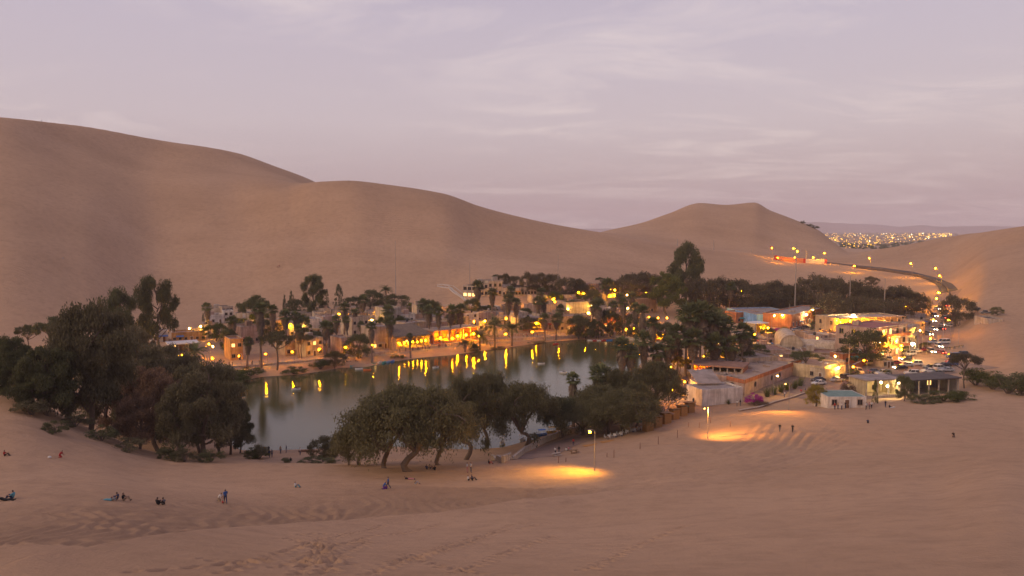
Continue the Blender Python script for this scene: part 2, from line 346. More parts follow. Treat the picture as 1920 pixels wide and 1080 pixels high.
# ------------------------------------------------------------------ sand ground mesh
def sand_material():
    m = bpy.data.materials.new('sand'); m.use_nodes = True; t = m.node_tree; p = t.nodes['Principled BSDF']; l = t.links.new
    p.inputs['Roughness'].default_value = .95; p.inputs['Specular IOR Level'].default_value = .12
    tc = N(t, 'ShaderNodeTexCoord')
    n1 = N(t, 'ShaderNodeTexNoise', Scale=.012, Detail=5.0, Roughness=.6); l(tc.outputs['Object'], n1.inputs['Vector'])
    r1 = ramp(t, [(.3, (.41, .262, .158)), (.5, (.46, .296, .179)), (.7, (.505, .328, .202))]); l(n1.outputs[0], r1.inputs[0])
    n2 = N(t, 'ShaderNodeTexNoise', Scale=.35, Detail=8.0, Roughness=.7); l(tc.outputs['Object'], n2.inputs['Vector'])
    r2 = ramp(t, [(.3, (.84, .83, .82)), (.52, (1, 1, 1)), (.74, (1.06, 1.05, 1.04))]); l(n2.outputs[0], r2.inputs[0])
    mu = N(t, 'ShaderNodeMix', data_type='RGBA', blend_type='MULTIPLY'); mu.inputs['Factor'].default_value = 1; l(r1.outputs[0], mu.inputs['A']); l(r2.outputs[0], mu.inputs['B'])
    mq = N(t, 'ShaderNodeMapping'); mq.inputs['Rotation'].default_value = (0, 0, R(-28)); mq.inputs['Scale'].default_value = (.006, .026, .012); l(tc.outputs['Object'], mq.inputs[0])
    n6 = N(t, 'ShaderNodeTexNoise', Scale=1.6, Detail=7.0, Roughness=.62); l(mq.outputs[0], n6.inputs['Vector']); r6 = ramp(t, [(.36, (.80, .78, .76)), (.52, (1, 1, 1))]); l(n6.outputs[0], r6.inputs[0])
    m6 = N(t, 'ShaderNodeMix', data_type='RGBA', blend_type='MULTIPLY'); m6.inputs['Factor'].default_value = .32; l(mu.outputs['Result'], m6.inputs['A']); l(r6.outputs[0], m6.inputs['B'])
    ca = N(t, 'ShaderNodeAttribute', attribute_name='painted_shade'); m7 = N(t, 'ShaderNodeMix', data_type='RGBA', blend_type='MULTIPLY'); m7.inputs['B'].default_value = (.78, .77, .76, 1)  # darkens the sand colour where the slope past the step is less lit
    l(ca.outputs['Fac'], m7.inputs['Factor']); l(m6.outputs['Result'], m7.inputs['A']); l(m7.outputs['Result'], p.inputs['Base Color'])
    # wind ripples (patchy) and grain relief
    mp = N(t, 'ShaderNodeMapping'); mp.inputs['Rotation'].default_value = (0, 0, R(72)); l(tc.outputs['Object'], mp.inputs[0])
    wv = N(t, 'ShaderNodeTexWave', Scale=.13, Distortion=14.0, Detail=3.0, Detail_Scale=.6); l(mp.outputs[0], wv.inputs['Vector'])
    wv2 = N(t, 'ShaderNodeTexWave', Scale=.9, Distortion=5.0, Detail=3.0, Detail_Scale=.9); l(mp.outputs[0], wv2.inputs['Vector'])
    n3 = N(t, 'ShaderNodeTexNoise', Scale=.03, Detail=2.0); l(tc.outputs['Object'], n3.inputs['Vector'])
    r3 = ramp(t, [(.42, (.12, .12, .12)), (.6, (1, 1, 1))]); l(n3.outputs[0], r3.inputs[0])
    n4 = N(t, 'ShaderNodeTexNoise', Scale=1.3, Detail=9.0, Roughness=.7); l(tc.outputs['Object'], n4.inputs['Vector'])
    def mth(op, a, b):
        q = N(t, 'ShaderNodeMath', operation=op)
        for i, x in enumerate((a, b)):
            if isinstance(x, (int, float)): q.inputs[i].default_value = x
            else: l(x, q.inputs[i])
        return q.outputs[0]
    h = mth('ADD', mth('MULTIPLY', mth('MULTIPLY', wv.outputs[0], r3.outputs[0]), .07), mth('MULTIPLY', mth('MULTIPLY', wv2.outputs[0], r3.outputs[0]), .03))
    n5 = N(t, 'ShaderNodeTexNoise', Scale=5.5, Detail=6.0, Roughness=.75); l(tc.outputs['Object'], n5.inputs['Vector'])
    h = mth('ADD', mth('ADD', h, mth('MULTIPLY', n4.outputs[0], .22)), mth('MULTIPLY', n5.outputs[0], .045))
    b = N(t, 'ShaderNodeBump', Strength=.9, Distance=1.0); l(h, b.inputs['Height']); l(b.outputs[0], p.inputs['Normal'])
    return m
def grid_mesh(name, X, Y, Z, wrap=True):
    na, nr = X.shape; me = bpy.data.meshes.new(name)
    co = np.stack([X, Y, Z], -1).reshape(-1, 3)
    ia = np.arange(na if wrap else na - 1); ja = (ia + 1) % na; ir = np.arange(nr - 1)
    q = np.stack([(ia[:, None] * nr + ir), (ia[:, None] * nr + ir + 1), (ja[:, None] * nr + ir + 1), (ja[:, None] * nr + ir)], -1).reshape(-1, 4)
    if wrap:
        co = np.concatenate([co, [[0, 0, 48.3]]]); c = len(co) - 1
        tri = np.stack([np.full(na, c), ia * nr, ja * nr], -1)
    else: tri = np.zeros((0, 3), int)
    me.vertices.add(len(co)); me.vertices.foreach_set('co', co.ravel().astype(np.float32))
    lv = np.concatenate([q.ravel(), tri.ravel()]).astype(np.int32); me.loops.add(len(lv)); me.loops.foreach_set('vertex_index', lv)
    n4, n3 = len(q), len(tri); ls = np.concatenate([np.arange(n4) * 4, n4 * 4 + np.arange(n3) * 3]).astype(np.int32)
    me.polygons.add(n4 + n3); me.polygons.foreach_set('loop_start', ls); me.polygons.foreach_set('use_smooth', np.ones(n4 + n3, bool))
    me.update(calc_edges=True); me.validate(); return me
SAND = sand_material()
gm = grid_mesh('ground', gx, gy, GZ); _at = gm.attributes.new('painted_shade', 'FLOAT', 'POINT'); _at.data.foreach_set('value', np.concatenate([PAINTED_SHADE.ravel(), [0]]).astype(np.float32)); gm.materials.append(SAND)
ground = link('ground', gm); tag(ground, 'rippled pinkish brown sand dunes around the oasis basin', 'sand dunes', kind='structure')
# ------------------------------------------------------------------ lake
def water_material():
    m = bpy.data.materials.new('water'); m.use_nodes = True; t = m.node_tree; p = t.nodes['Principled BSDF']; l = t.links.new
    p.inputs['Base Color'].default_value = (.085, .080, .030, 1); p.inputs['Roughness'].default_value = .07; p.inputs['IOR'].default_value = 1.33; p.inputs['Specular IOR Level'].default_value = .5
    tc = N(t, 'ShaderNodeTexCoord'); mp = N(t, 'ShaderNodeMapping'); mp.inputs['Scale'].default_value = (.5, 1.5, 1); l(tc.outputs['Object'], mp.inputs[0])
    a = N(t, 'ShaderNodeTexNoise', Scale=.9, Detail=4.0, Roughness=.6); l(mp.outputs[0], a.inputs['Vector'])
    b = N(t, 'ShaderNodeBump', Strength=.5, Distance=.045); l(a.outputs[0], b.inputs['Height']); l(b.outputs[0], p.inputs['Normal'])
    return m
def lake():
    P = [Vector((*p, 0)) for p in LAKE]; c = sum(P, Vector()) / len(P); mb = MB()
    P2 = [p + (p - c).normalized() * 3.0 for p in P]
    mb.add(P2, [tuple(range(len(P2)))]); return mb.build('lake_water', water_material())
lk = lake(); tag(lk, 'still murky green lagoon reflecting palms, dunes and lamps', 'lake', kind='structure')
# ------------------------------------------------------------------ vegetation
def leaf_mat(name, c0, c1, c2, trans=.35, scale=.5, rnd=.18):
    m = bpy.data.materials.new(name); m.use_nodes = True; t = m.node_tree; p = t.nodes['Principled BSDF']; l = t.links.new
    p.inputs['Roughness'].default_value = .75; p.inputs['Specular IOR Level'].default_value = .2
    g = N(t, 'ShaderNodeNewGeometry'); tc = N(t, 'ShaderNodeTexCoord')
    nz = N(t, 'ShaderNodeTexNoise', Scale=scale, Detail=3.0); l(tc.outputs['Object'], nz.inputs['Vector'])
    ad = N(t, 'ShaderNodeMath', operation='ADD'); mu = N(t, 'ShaderNodeMath', operation='MULTIPLY'); mu.inputs[1].default_value = .35
    l(g.outputs['Random Per Island'], mu.inputs[0]); l(mu.outputs[0], ad.inputs[0]); l(nz.outputs[0], ad.inputs[1])
    r = ramp(t, [(.35, c0), (.65, c1), (.95, c2)]); l(ad.outputs[0], r.inputs[0])
    oi = N(t, 'ShaderNodeObjectInfo'); mr = N(t, 'ShaderNodeMapRange'); mr.inputs['To Min'].default_value = 1 - rnd; mr.inputs['To Max'].default_value = 1 + rnd; l(oi.outputs['Random'], mr.inputs[0])
    mx = N(t, 'ShaderNodeMix', data_type='RGBA', blend_type='MULTIPLY'); mx.inputs['Factor'].default_value = 1; l(r.outputs[0], mx.inputs['A']); l(mr.outputs[0], mx.inputs['B'])
    l(mx.outputs['Result'], p.inputs['Base Color'])
    if trans:
        tr = N(t, 'ShaderNodeBsdfTranslucent'); l(mx.outputs['Result'], tr.inputs[0]); ms = N(t, 'ShaderNodeMixShader'); ms.inputs[0].default_value = trans
        l(p.outputs[0], ms.inputs[1]); l(tr.outputs[0], ms.inputs[2]); l(ms.outputs[0], t.nodes['Material Output'].inputs[0])
    return m
LM = dict(
 huarango=leaf_mat('huarango_leaves', (0.098, 0.092, 0.043), (0.145, 0.131, 0.061), (0.195, 0.171, 0.086)),
 euca=leaf_mat('eucalyptus_leaves', (0.111, 0.102, 0.056), (0.163, 0.144, 0.077), (0.221, 0.189, 0.106)),
 rust=leaf_mat('dry_leaves', (0.105, 0.077, 0.048), (0.191, 0.122, 0.077), (0.279, 0.174, 0.106)),
 dark=leaf_mat('dark_leaves', (0.078, 0.085, 0.039), (0.120, 0.124, 0.056), (0.171, 0.168, 0.081)),
 grove=leaf_mat('grove_leaves', (0.088, 0.073, 0.043), (0.128, 0.105, 0.061), (0.177, 0.140, 0.085)),
 green=leaf_mat('green_leaves', (0.073, 0.085, 0.024), (0.116, 0.128, 0.034), (0.171, 0.183, 0.055)),
 yellow=leaf_mat('yellow_leaves', (.16, .13, .025), (.25, .19, .035), (.34, .27, .06)),
 magenta=leaf_mat('magenta_blossom', (.24, .012, .16), (.46, .03, .30), (.60, .08, .42)),
 frond=leaf_mat('palm_fronds', (0.098, 0.110, 0.044), (0.152, 0.165, 0.067), (0.226, 0.226, 0.110), scale=.9),
 skirt=leaf_mat('dead_fronds', (.12, .085, .058), (.19, .135, .092), (.27, .195, .135), trans=.1, scale=1.2))
BARK = mat('bark', (.16, .115, .085), .9, .35, 2.0, .5)
BARKP = mat('palm_bark', (.23, .16, .115), .9, .3, 3.0, .5)
def frame(d):
    d = d.normalized(); a = d.cross(Vector((0, 0, 1)) if abs(d.z) < .9 else Vector((1, 0, 0))).normalized(); return d, a, d.cross(a)
def leaves_np(C, Rr, n, size, rng, droop=0.0, flat=.7, aspect=1.0):
    """n small leaf faces in each clump of centre C, radius Rr -> verts (4 per leaf)"""
    k = len(C); c = np.repeat(C, n, 0); rr = np.repeat(Rr, n)
    d = rng.normal(size=(k * n, 3)); d /= np.linalg.norm(d, axis=1)[:, None]; d *= (rng.random(k * n) ** .45)[:, None]
    p = c + d * rr[:, None] * np.array([1, 1, flat])
    if droop: p[:, 2] -= droop * rr * rng.random(k * n) ** 1.5 * np.clip(np.hypot(d[:, 0], d[:, 1]) + .25, 0, 1)
    a = rng.normal(size=(k * n, 3))
    if droop: a = a * np.array([.4, .4, .25]) + np.array([0, 0, -1.0])
    a /= np.linalg.norm(a, axis=1)[:, None]
    b = rng.normal(size=(k * n, 3)); b -= (b * a).sum(1)[:, None] * a; b /= np.linalg.norm(b, axis=1)[:, None]
    s = size * rng.uniform(.6, 1.35, k * n)[:, None]; a = a * s * aspect; b = b * s / aspect * .8
    return np.stack([p - a, p + b * .8, p + a, p - b * .8], 1).reshape(-1, 3)
def leaf_mesh(name, V, m):
    n = len(V) // 4; me = bpy.data.meshes.new(name)
    me.vertices.add(len(V)); me.vertices.foreach_set('co', V.ravel().astype(np.float32)); me.loops.add(len(V)); me.loops.foreach_set('vertex_index', np.arange(len(V), dtype=np.int32))
    me.polygons.add(n); me.polygons.foreach_set('loop_start', (np.arange(n) * 4).astype(np.int32)); me.update(calc_edges=True); me.materials.append(m); return me
def tree_variant(kind, seed):
    """unit tree: height 1, crown width 1; returns (trunk mesh, crown mesh)"""
    rng = np.random.default_rng(seed); tb = MB(); C = []; Rr = []
    def limb(p0, p1, r0, r1, sag=.08, n=4):
        p0, p1 = Vector(p0), Vector(p1); pts = []; side = Vector(rng.normal(size=3) * .05)
        for i in range(n + 1):
            t = i / n; pts.append(p0.lerp(p1, t) + Vector((0, 0, sag * math.sin(t * math.pi))) + side * math.sin(t * math.pi))
        tb.tube(pts, [r0 + (r1 - r0) * i / n for i in range(n + 1)], 6); return pts
    if kind == 'huarango':          # broad weeping dome on leaning limbs
        nl = 6; lean = Vector((rng.uniform(-.04, .04), rng.uniform(-.04, .04), .22)); limb((0, 0, -.02), lean, .030, .024, 0)
        for i in range(nl):
            a = 2 * math.pi * (i + rng.uniform(-.3, .3)) / nl; r = rng.uniform(.2, .34); top = Vector((math.cos(a) * r, math.sin(a) * r, rng.uniform(.55, .78)))
            pts = limb(lean, top, .020, .008, .03)
            for j in range(17):
                b = a + rng.uniform(-.75, .75); q = rng.uniform(.06, .49); zz = .34 + .56 * math.sqrt(max(0, 1 - (q / .52) ** 2)) + rng.uniform(-.24, .04)
                c = Vector((math.cos(b) * q, math.sin(b) * q, zz)); C.append(c); Rr.append(rng.uniform(.07, .125))
                if j < 4: limb(pts[3], c, .007, .003, .03, 3)
        for j in range(12): a = rng.uniform(0, 6.28); q = rng.uniform(0, .25); C.append(Vector((math.cos(a) * q, math.sin(a) * q, rng.uniform(.72, .93)))); Rr.append(rng.uniform(.07, .11))
        V = leaves_np(np.array(C), np.array(Rr), 300, .0105, rng, droop=1.9, flat=.65, aspect=1.5)
    elif kind == 'euca':            # tall, upright, billowing clumps one above the other
        limb((0, 0, -.02), (.01, 0, .45), .028, .018, 0); limb((.01, 0, .45), (.0, .01, .93), .018, .004, 0)
        for i in range(15):
            z = .22 + .72 * (i + rng.uniform(0, .6)) / 15; w = (.5 - .20 * abs(z - .5) / .5 - max(0, z - .74) * .95); a = i * 2.4 + rng.uniform(-.4, .4); r = w * rng.uniform(.45, .8)
            t = Vector((math.cos(a) * r, math.sin(a) * r, min(.95, z + .06))); limb((.01, 0, max(.15, z - .18)), t, .010, .003, .02, 3)
            for j in range(6): C.append(t + Vector(np.clip(rng.normal(size=3), -1.1, 1.1) * np.array([.075, .075, .05]))); Rr.append(rng.uniform(.06, .115))
        V = leaves_np(np.array([tuple(c) for c in C]), np.array(Rr), 300, .0115, rng, droop=.7, flat=.85, aspect=1.3)
    elif kind == 'grove':           # low rounded spreading crown reaching near the ground
        limb((0, 0, -.03), (.01, .01, .3), .03, .022, 0)
        for i in range(46):
            a = rng.uniform(0, 6.28); q = .5 * math.sqrt(rng.random()) * .92; z = .30 + .62 * math.sqrt(max(0, 1 - (q / .5) ** 2)) * rng.uniform(.72, 1.0)
            c = Vector((math.cos(a) * q, math.sin(a) * q, z)); C.append(c); Rr.append(rng.uniform(.085, .15))
            if i % 4 == 0: limb((.01, .01, .28), c, .012, .004, .02, 3)
            if rng.random() < .6: C.append(Vector((c.x * 1.04, c.y * 1.04, rng.uniform(.18, .45)))); Rr.append(rng.uniform(.08, .13))
        V = leaves_np(np.array([tuple(c) for c in C]), np.array(Rr), 110, .016, rng, droop=.4, flat=.75)
    elif kind == 'umbrella':        # flat-topped acacia-like crown
        limb((0, 0, -.02), (.02, 0, .5), .028, .02, 0)
        for i in range(40):
            a = rng.uniform(0, 6.28); q = .48 * math.sqrt(rng.random()); c = Vector((math.cos(a) * q, math.sin(a) * q, .74 + .16 * (1 - q / .5) + rng.uniform(-.08, .06))); C.append(c); Rr.append(rng.uniform(.07, .12))
            if i % 4 == 0: limb((.02, 0, .48), c, .012, .004, .03, 3)
        V = leaves_np(np.array([tuple(c) for c in C]), np.array(Rr), 120, .016, rng, droop=.5, flat=.55)
    elif kind == 'cone':            # dark cypress / conical conifer
        limb((0, 0, -.02), (0, 0, .9), .03, .005, 0)
        for i in range(60):
            z = rng.uniform(.1, .96); w = .42 * (1 - z) ** .7 + .04; a = rng.uniform(0, 6.28); q = w * math.sqrt(rng.random()); C.append(Vector((math.cos(a) * q, math.sin(a) * q, z))); Rr.append(rng.uniform(.05, .1))
        V = leaves_np(np.array([tuple(c) for c in C]), np.array(Rr), 80, .015, rng, flat=1.2)
    elif kind == 'shrub':
        for i in range(7): a = i * .9; limb((0, 0, -.05), (math.cos(a) * .25, math.sin(a) * .25, .55), .02, .006, .05, 3)
        for i in range(34):
            a = rng.uniform(0, 6.28); q = .46 * math.sqrt(rng.random()); z = .08 + .72 * math.sqrt(max(0, 1 - (q / .5) ** 2)) * rng.uniform(.25, 1.0); C.append(Vector((math.cos(a) * q, math.sin(a) * q, z))); Rr.append(rng.uniform(.09, .17))
        V = leaves_np(np.array([tuple(c) for c in C]), np.array(Rr), 100, .022, rng, flat=.85)
    elif kind == 'spiky':           # agave / yucca like rosette of stiff upright blades
        quads = []
        for i in range(110):
            a = rng.uniform(0, 6.28); t = rng.uniform(.15, 1.2); d = np.array([math.cos(a) * math.sin(t), math.sin(a) * math.sin(t), math.cos(t)]); ln = rng.uniform(.6, .95) * (1 if t < .9 else .6)
            s = np.array([-math.sin(a), math.cos(a), 0]) * .03; b = np.array([rng.uniform(-.12, .12), rng.uniform(-.12, .12), .02]); quads += [b - s, b + s, b + d * ln + s * .15, b + d * ln - s * .15]
        tb.tube([(0, 0, -.05), (0, 0, .15)], [.08, .06], 7); V = np.array(quads)
    return tb.mesh('trunk', BARK), V
def washingtonia(seed):
    """fan palm: height 1 (12 m nominal proportions), shaggy skirt of dead fronds"""
    rng = np.random.default_rng(seed); tb = MB(); b = rng.uniform(-.03, .03)
    tb.tube([(0, 0, -.02), (b * .4, 0, .3), (b, 0, .6), (b, 0, .86)], [.030, .021, .018, .017], 8)
    sk = []; fr = []
    for i in range(330):
        a = rng.uniform(0, 6.28); z = rng.uniform(.50, .86); r = .022 + .060 * min(1, (z - .42) / .3) * rng.uniform(.6, 1.1); d = np.array([math.cos(a), math.sin(a), 0]); s = np.array([-d[1], d[0], 0]) * .014
        p = d * .02 + np.array([b, 0, z]); q = d * r + np.array([b, 0, z - rng.uniform(.07, .15)]); sk += [p - s * .5, p + s * .5, q + s, q - s]
    for i in range(44):
        a = i * 2.4 + rng.uniform(-.3, .3); t = R(rng.uniform(8, 118)) ; d = np.array([math.cos(a) * math.sin(t), math.sin(a) * math.sin(t), math.cos(t)]); s0 = np.array([-math.sin(a), math.cos(a), 0]); n0 = np.cross(d, s0)
        base = np.array([b, 0, .87]); tip = base + d * rng.uniform(.045, .075); fr += [base - s0 * .002, base + s0 * .002, tip + s0 * .002, tip - s0 * .002]
        for j in range(9):
            f = R(-78 + 156 * j / 8); e = d * math.cos(f) + s0 * math.sin(f) ; ln = rng.uniform(.055, .085) * (1 - .25 * abs(j - 4) / 4); w = np.cross(e, n0) * .0075
            m = tip + e * ln * .6; q = tip + e * ln + np.array([0, 0, -.025 * rng.random()]); fr += [tip, m - w, q, m + w]
    return tb.mesh('trunk', BARKP), leaf_mesh('skirt', np.array(sk), LM['skirt']), np.array(fr)
def datepalm(seed):
    rng = np.random.default_rng(seed); tb = MB(); tb.tube([(0, 0, -.02), (0, 0, .35), (.01, 0, .62)], [.05, .042, .04], 8); fr = []
    for i in range(46):
        a = i * 2.4 + rng.uniform(-.2, .2); el = R(rng.uniform(-12, 78)); ln = rng.uniform(.42, .56); p = np.array([.01, 0, .62]); hd = np.array([math.cos(a), math.sin(a), 0]); sd = np.array([-hd[1], hd[0], 0]); n = 9
        for j in range(n):
            e = el - (j / n) ** 1.3 * R(75); d = hd * math.cos(e) + np.array([0, 0, math.sin(e)]); q = p + d * ln / n
            fr += [p - sd * .004, p + sd * .004, q + sd * .003, q - sd * .003]
            if j > 0:
                for sg in (-1, 1):
                    for h in (.25, .75):
                        m = p + (q - p) * h; l_ = .11 * (1 - .55 * j / n); o = (sd * sg * .85 + d * .6 + np.array([0, 0, -.25])) * l_; w = d * .009; fr += [m - w, m + w, m + o + w * .3, m + o - w * .3]
            p = q
    return tb.mesh('trunk', BARKP), None, np.array(fr)
VAR = {}
def variant(kind, leaf, i):
    key = (kind, leaf, i)
    if key in VAR: return VAR[key]
    raw = ('raw', kind, i)
    if raw not in VAR:
        sd = (sum(map(ord, kind)) * 7 + i * 131) % 9973
        if kind == 'fan': VAR[raw] = washingtonia(sd)
        elif kind == 'date': VAR[raw] = datepalm(sd)
        else: t, v = tree_variant(kind, sd); VAR[raw] = (t, None, v)
    t, s, v = VAR[raw]; VAR[key] = (t, s, leaf_mesh('crown', v, LM[leaf])); return VAR[key]
TREES = []
NAMES = dict(huarango='huarango_tree', euca='eucalyptus_tree', grove='grove_tree', umbrella='umbrella_tree', cone='cypress_tree', shrub='shrub', spiky='agave_plant', fan='fan_palm', date='date_palm')
_nv = dict(huarango=4, euca=3, grove=4, umbrella=2, cone=2, shrub=3, spiky=2, fan=4, date=2)
def tree(kind, leaf, px, ptop, pbase, wpx, label, group=None, Y=None, name=None, cat=None):
    p = on(px, pbase) if Y is None else at(px, pbase, Y)
    if Y is not None: p.z = H(p.x, p.y)
    while Y is None and 170 < p.y < 420 and poly_sdf(LAKE, np.array([p.x]), np.array([p.y]))[0] < 1.2 and pbase < 720: pbase -= 1.5; p = on(px, pbase)
    h = at(px, ptop, p.y).z - p.z; w = wpx / FPX * p.y * (1.25 if kind in ('huarango', 'euca') else 1.12 if kind in ('grove', 'shrub') else 1.0)
    h = max(h, .6); nv = _nv[kind]; i = random.randrange(nv); t, s, c = variant(kind, leaf, i)
    nm = name or NAMES[kind]; o = empty(nm, p - Vector((0, 0, .05)), random.uniform(0, 6.28))
    o.rotation_euler.x = R(random.uniform(-2, 2)); o.rotation_euler.y = R(random.uniform(-2, 2))
    if kind in ('fan', 'date'):     # the crown keeps its own proportions whatever the trunk's height
        k, zc, up = (w / .25, .87, .13) if kind == 'fan' else (w * 1.05, .62, .36)
        ht = max(h - up * k, h * .35); tr = link('trunk', t, o); tr.scale = (min(k, 16 if kind == 'fan' else 9), min(k, 16 if kind == 'fan' else 9), ht / (zc - .01)); cr = link('crown', c, o); cr.scale = (k, k, k); cr.location = (0, 0, ht - zc * k)
        if s: q = link('skirt', s, o); q.scale = (k * .8, k * .8, min(k, ht)); q.location = (0, 0, ht - .865 * min(k, ht))
    else:
        o.scale = (w, w, h * (1.04 if kind == 'huarango' else 1.0))
        link('trunk' if kind != 'shrub' else 'stems', t, o); link('crown', c, o)
    tag(o, label, cat or ('palm' if kind in ('fan', 'date') else 'shrub' if kind in ('shrub',) else 'plant' if kind == 'spiky' else 'tree'), group); TREES.append(o); return o
# near trees on the sand between the photographer and the lagoon
tree('huarango', 'huarango', 770, 722, 884, 215, 'broad weeping huarango whose forked trunk shades sitters on the sand')
tree('huarango', 'huarango', 872, 705, 862, 120, 'tall weeping huarango growing at the end of the low promenade wall')
tree('huarango', 'huarango', 676, 790, 872, 90, 'low drooping huarango spreading over sand beside the broad forked one')
tree('huarango', 'huarango', 910, 698, 838, 110, 'high open-crowned huarango leaning over the water beside moored boats')
tree('huarango', 'huarango', 985, 715, 838, 125, 'thick-trunked huarango rising inside the low promenade wall')
tree('huarango', 'dark', 1052, 742, 822, 75, 'dark crooked huarango beside the moored yellow and blue boats')
tree('huarango', 'huarango', 1122, 722, 805, 105, 'rounded huarango over the path beside the red-shirted walker')
tree('huarango', 'huarango', 1172, 730, 812, 110, 'dusty huarango hanging over the cafe tables on the path')
tree('huarango', 'huarango', 1226, 676, 778, 92, 'spreading huarango with bare trunk above the wooden kiosks')
tree('huarango', 'huarango', 1160, 690, 790, 90, 'middle huarango standing behind the cafe table tree')
tree('grove', 'huarango', 606, 814, 866, 54, 'small bushy huarango on the beach beside a fallen log')
for x, yt, yb, w, l in ((722,738,878,150,'dense weeping huarango crowded against the broad forked one'),(826,728,872,120,'weeping huarango filling the gap before the wall end'),(1092,752,818,90,'low huarango beside the lone shaggy palm trunk'),(1192,715,800,76,'huarango crowded behind the wooden kiosks'),(1140,745,816,90,'bushy huarango shading the cafe chairs'),(655,812,872,60,'bushy huarango sprawling at the beach edge')): tree('huarango', 'huarango', x, yt, yb, w, l)
# left woodland by the water
for x, yt, yb, w, lf in ((130,640,790,110,'euca'),(60,690,770,80,'dark'),(210,660,815,110,'euca'),(335,735,858,90,'euca'),(262,742,842,90,'rust'),(412,700,850,80,'euca'),(375,720,850,90,'euca'),(30,660,752,80,'dark'),(450,765,850,50,'dark'),(300,730,830,80,'rust'),(250,610,700,70,'euca')): tree('euca', lf, x, yt, yb, w, 'crowded leafy tree filling the wood between sand slope and lagoon', 'crowded trees of the wood')
tree('euca', 'euca', 385, 688, 858, 150, 'big grey-green eucalyptus with pale forked trunk by the waterside')
tree('euca', 'euca', 432, 735, 852, 70, 'narrow eucalyptus at the lagoon corner next to the pale-trunked one')
tree('euca', 'rust', 298, 690, 846, 120, 'rust-tinged eucalyptus on the edge of the sand slope')
tree('euca', 'rust', 238, 715, 822, 90, 'brownish bushy tree below the sand slope beside the rust-tinged one')
tree('euca', 'euca', 170, 575, 806, 165, 'towering olive eucalyptus with bare white limbs over the sand slope')
tree('euca', 'euca', 268, 640, 800, 120, 'olive eucalyptus filling the wood behind the rust-tinged tree')
tree('euca', 'dark', 90, 650, 780, 110, 'dark bushy eucalyptus at the foot of the sand slope')
tree('euca', 'dark', 12, 632, 742, 90, 'dark tree at the sand edge nearest the lamp-lit yard')
tree('euca', 'dark', 218, 545, 690, 78, 'round-topped dark tree rising behind the towering olive eucalyptus')
tree('umbrella', 'dark', 100, 590, 672, 70, 'wide dark tree at the foot of the great dune')
tree('umbrella', 'dark', 52, 603, 668, 42, 'thin dark tree beside a shed roof below the great dune')
tree('euca', 'dark', 300, 522, 655, 76, 'tall twin-topped dark eucalyptus standing clear against the great dune')
tree('euca', 'euca', 345, 668, 790, 92, 'pale eucalyptus beside the lagoon promenade end')
tree('euca', 'euca', 320, 650, 745, 70, 'leafy eucalyptus in front of the white house')
for i, (x, yt, yb, w) in enumerate([(60,742,778,66),(103,780,812,44),(140,775,800,60),(190,792,826,56),(240,815,845,60),(322,818,862,50),(345,832,866,44),(395,835,866,46),(485,828,860,40),(150,765,792,60)]):
    tree('shrub', 'dark' if i % 2 else 'euca', x, yt, yb, w, 'dark thicket bush under the wood along the sand slope', 'bushes along the wood')
tree('shrub', 'green', 480, 832, 860, 44, 'light green bush at the beach beside the bathers')
tree('shrub', 'dark', 537, 856, 868, 22, 'tiny low bush on open sand by the bathers')
for x, w in ((585, 50), (620, 34)): tree('shrub', 'dark', x, 856, 868, w, 'low mat of scrub at the edge of the beach', 'low scrub on the beach')
for x, y, w in ((395,708,60),(430,712,70),(470,704,50),(420,722,60),(450,720,46)): tree('shrub', 'green', x, y - 22, y, w, 'green reed bush on the grassy bank of the lagoon', 'reed bushes on the lagoon bank')
for x, y, w, l in ((552,703,44,'round bush at the waterline below the wide promenade tree'),(600,692,40,'bright green round bush on the shore beside the moored boats')): tree('shrub', 'green', x, y - 22, y, w, l)
# far shore, left to right
tree('umbrella', 'dark', 483, 548, 640, 68, 'flat-topped dark tree rising above the promenade palms')
tree('cone', 'dark', 534, 553, 592, 16, 'slender dark cypress, shorter of the pair by the dune'); tree('cone', 'dark', 548, 545, 592, 20, 'slender dark cypress, taller of the pair by the dune'); tree('grove', 'dark', 553, 558, 592, 34, 'squat dark tree tucked beside the two cypresses')
tree('euca', 'dark', 588, 517, 596, 46, 'tall dense eucalyptus behind the brown-roofed house')
tree('cone', 'dark', 635, 533, 580, 30, 'broad dark conifer at the dune foot'); tree('cone', 'dark', 614, 542, 570, 12, 'small thin conifer between eucalyptus and broad conifer'); tree('grove', 'dark', 662, 552, 584, 34, 'small dark tree beside the broad conifer')
tree('grove', 'dark', 697, 540, 580, 46, 'rounded dark tree below the slim mast on the dune'); tree('grove', 'dark', 742, 548, 580, 52, 'wide dark tree beside the feather palm at the dune foot'); tree('date', 'frond', 724, 533, 582, 30, 'feather palm rising between two round trees at the dune foot')
tree('umbrella', 'dark', 806, 556, 620, 36, 'dark small-crowned tree behind the shaggy palm row')
tree('grove', 'green', 405, 602, 640, 46, 'leafy green tree beside the orange walled house'); tree('cone', 'dark', 381, 587, 604, 9, 'small round cypress beside the white cubic house')
tree('grove', 'dark', 428, 612, 660, 34, 'dark garden tree beside the orange gabled house')
tree('umbrella', 'huarango', 520, 612, 694, 66, 'wide acacia on the shore over the lit promenade'); tree('umbrella', 'huarango', 566, 618, 672, 42, 'leaning acacia behind the shore acacia')
tree('grove', 'dark', 672, 622, 672, 50, 'dark round tree on the promenade before the lit restaurant wall'); tree('grove', 'huarango', 628, 655, 690, 40, 'low feathery bush palm at the shore by the boats')
tree('grove', 'green', 570, 583, 640, 26, 'slim leafy tree beside the lamp on the brown-roofed house')
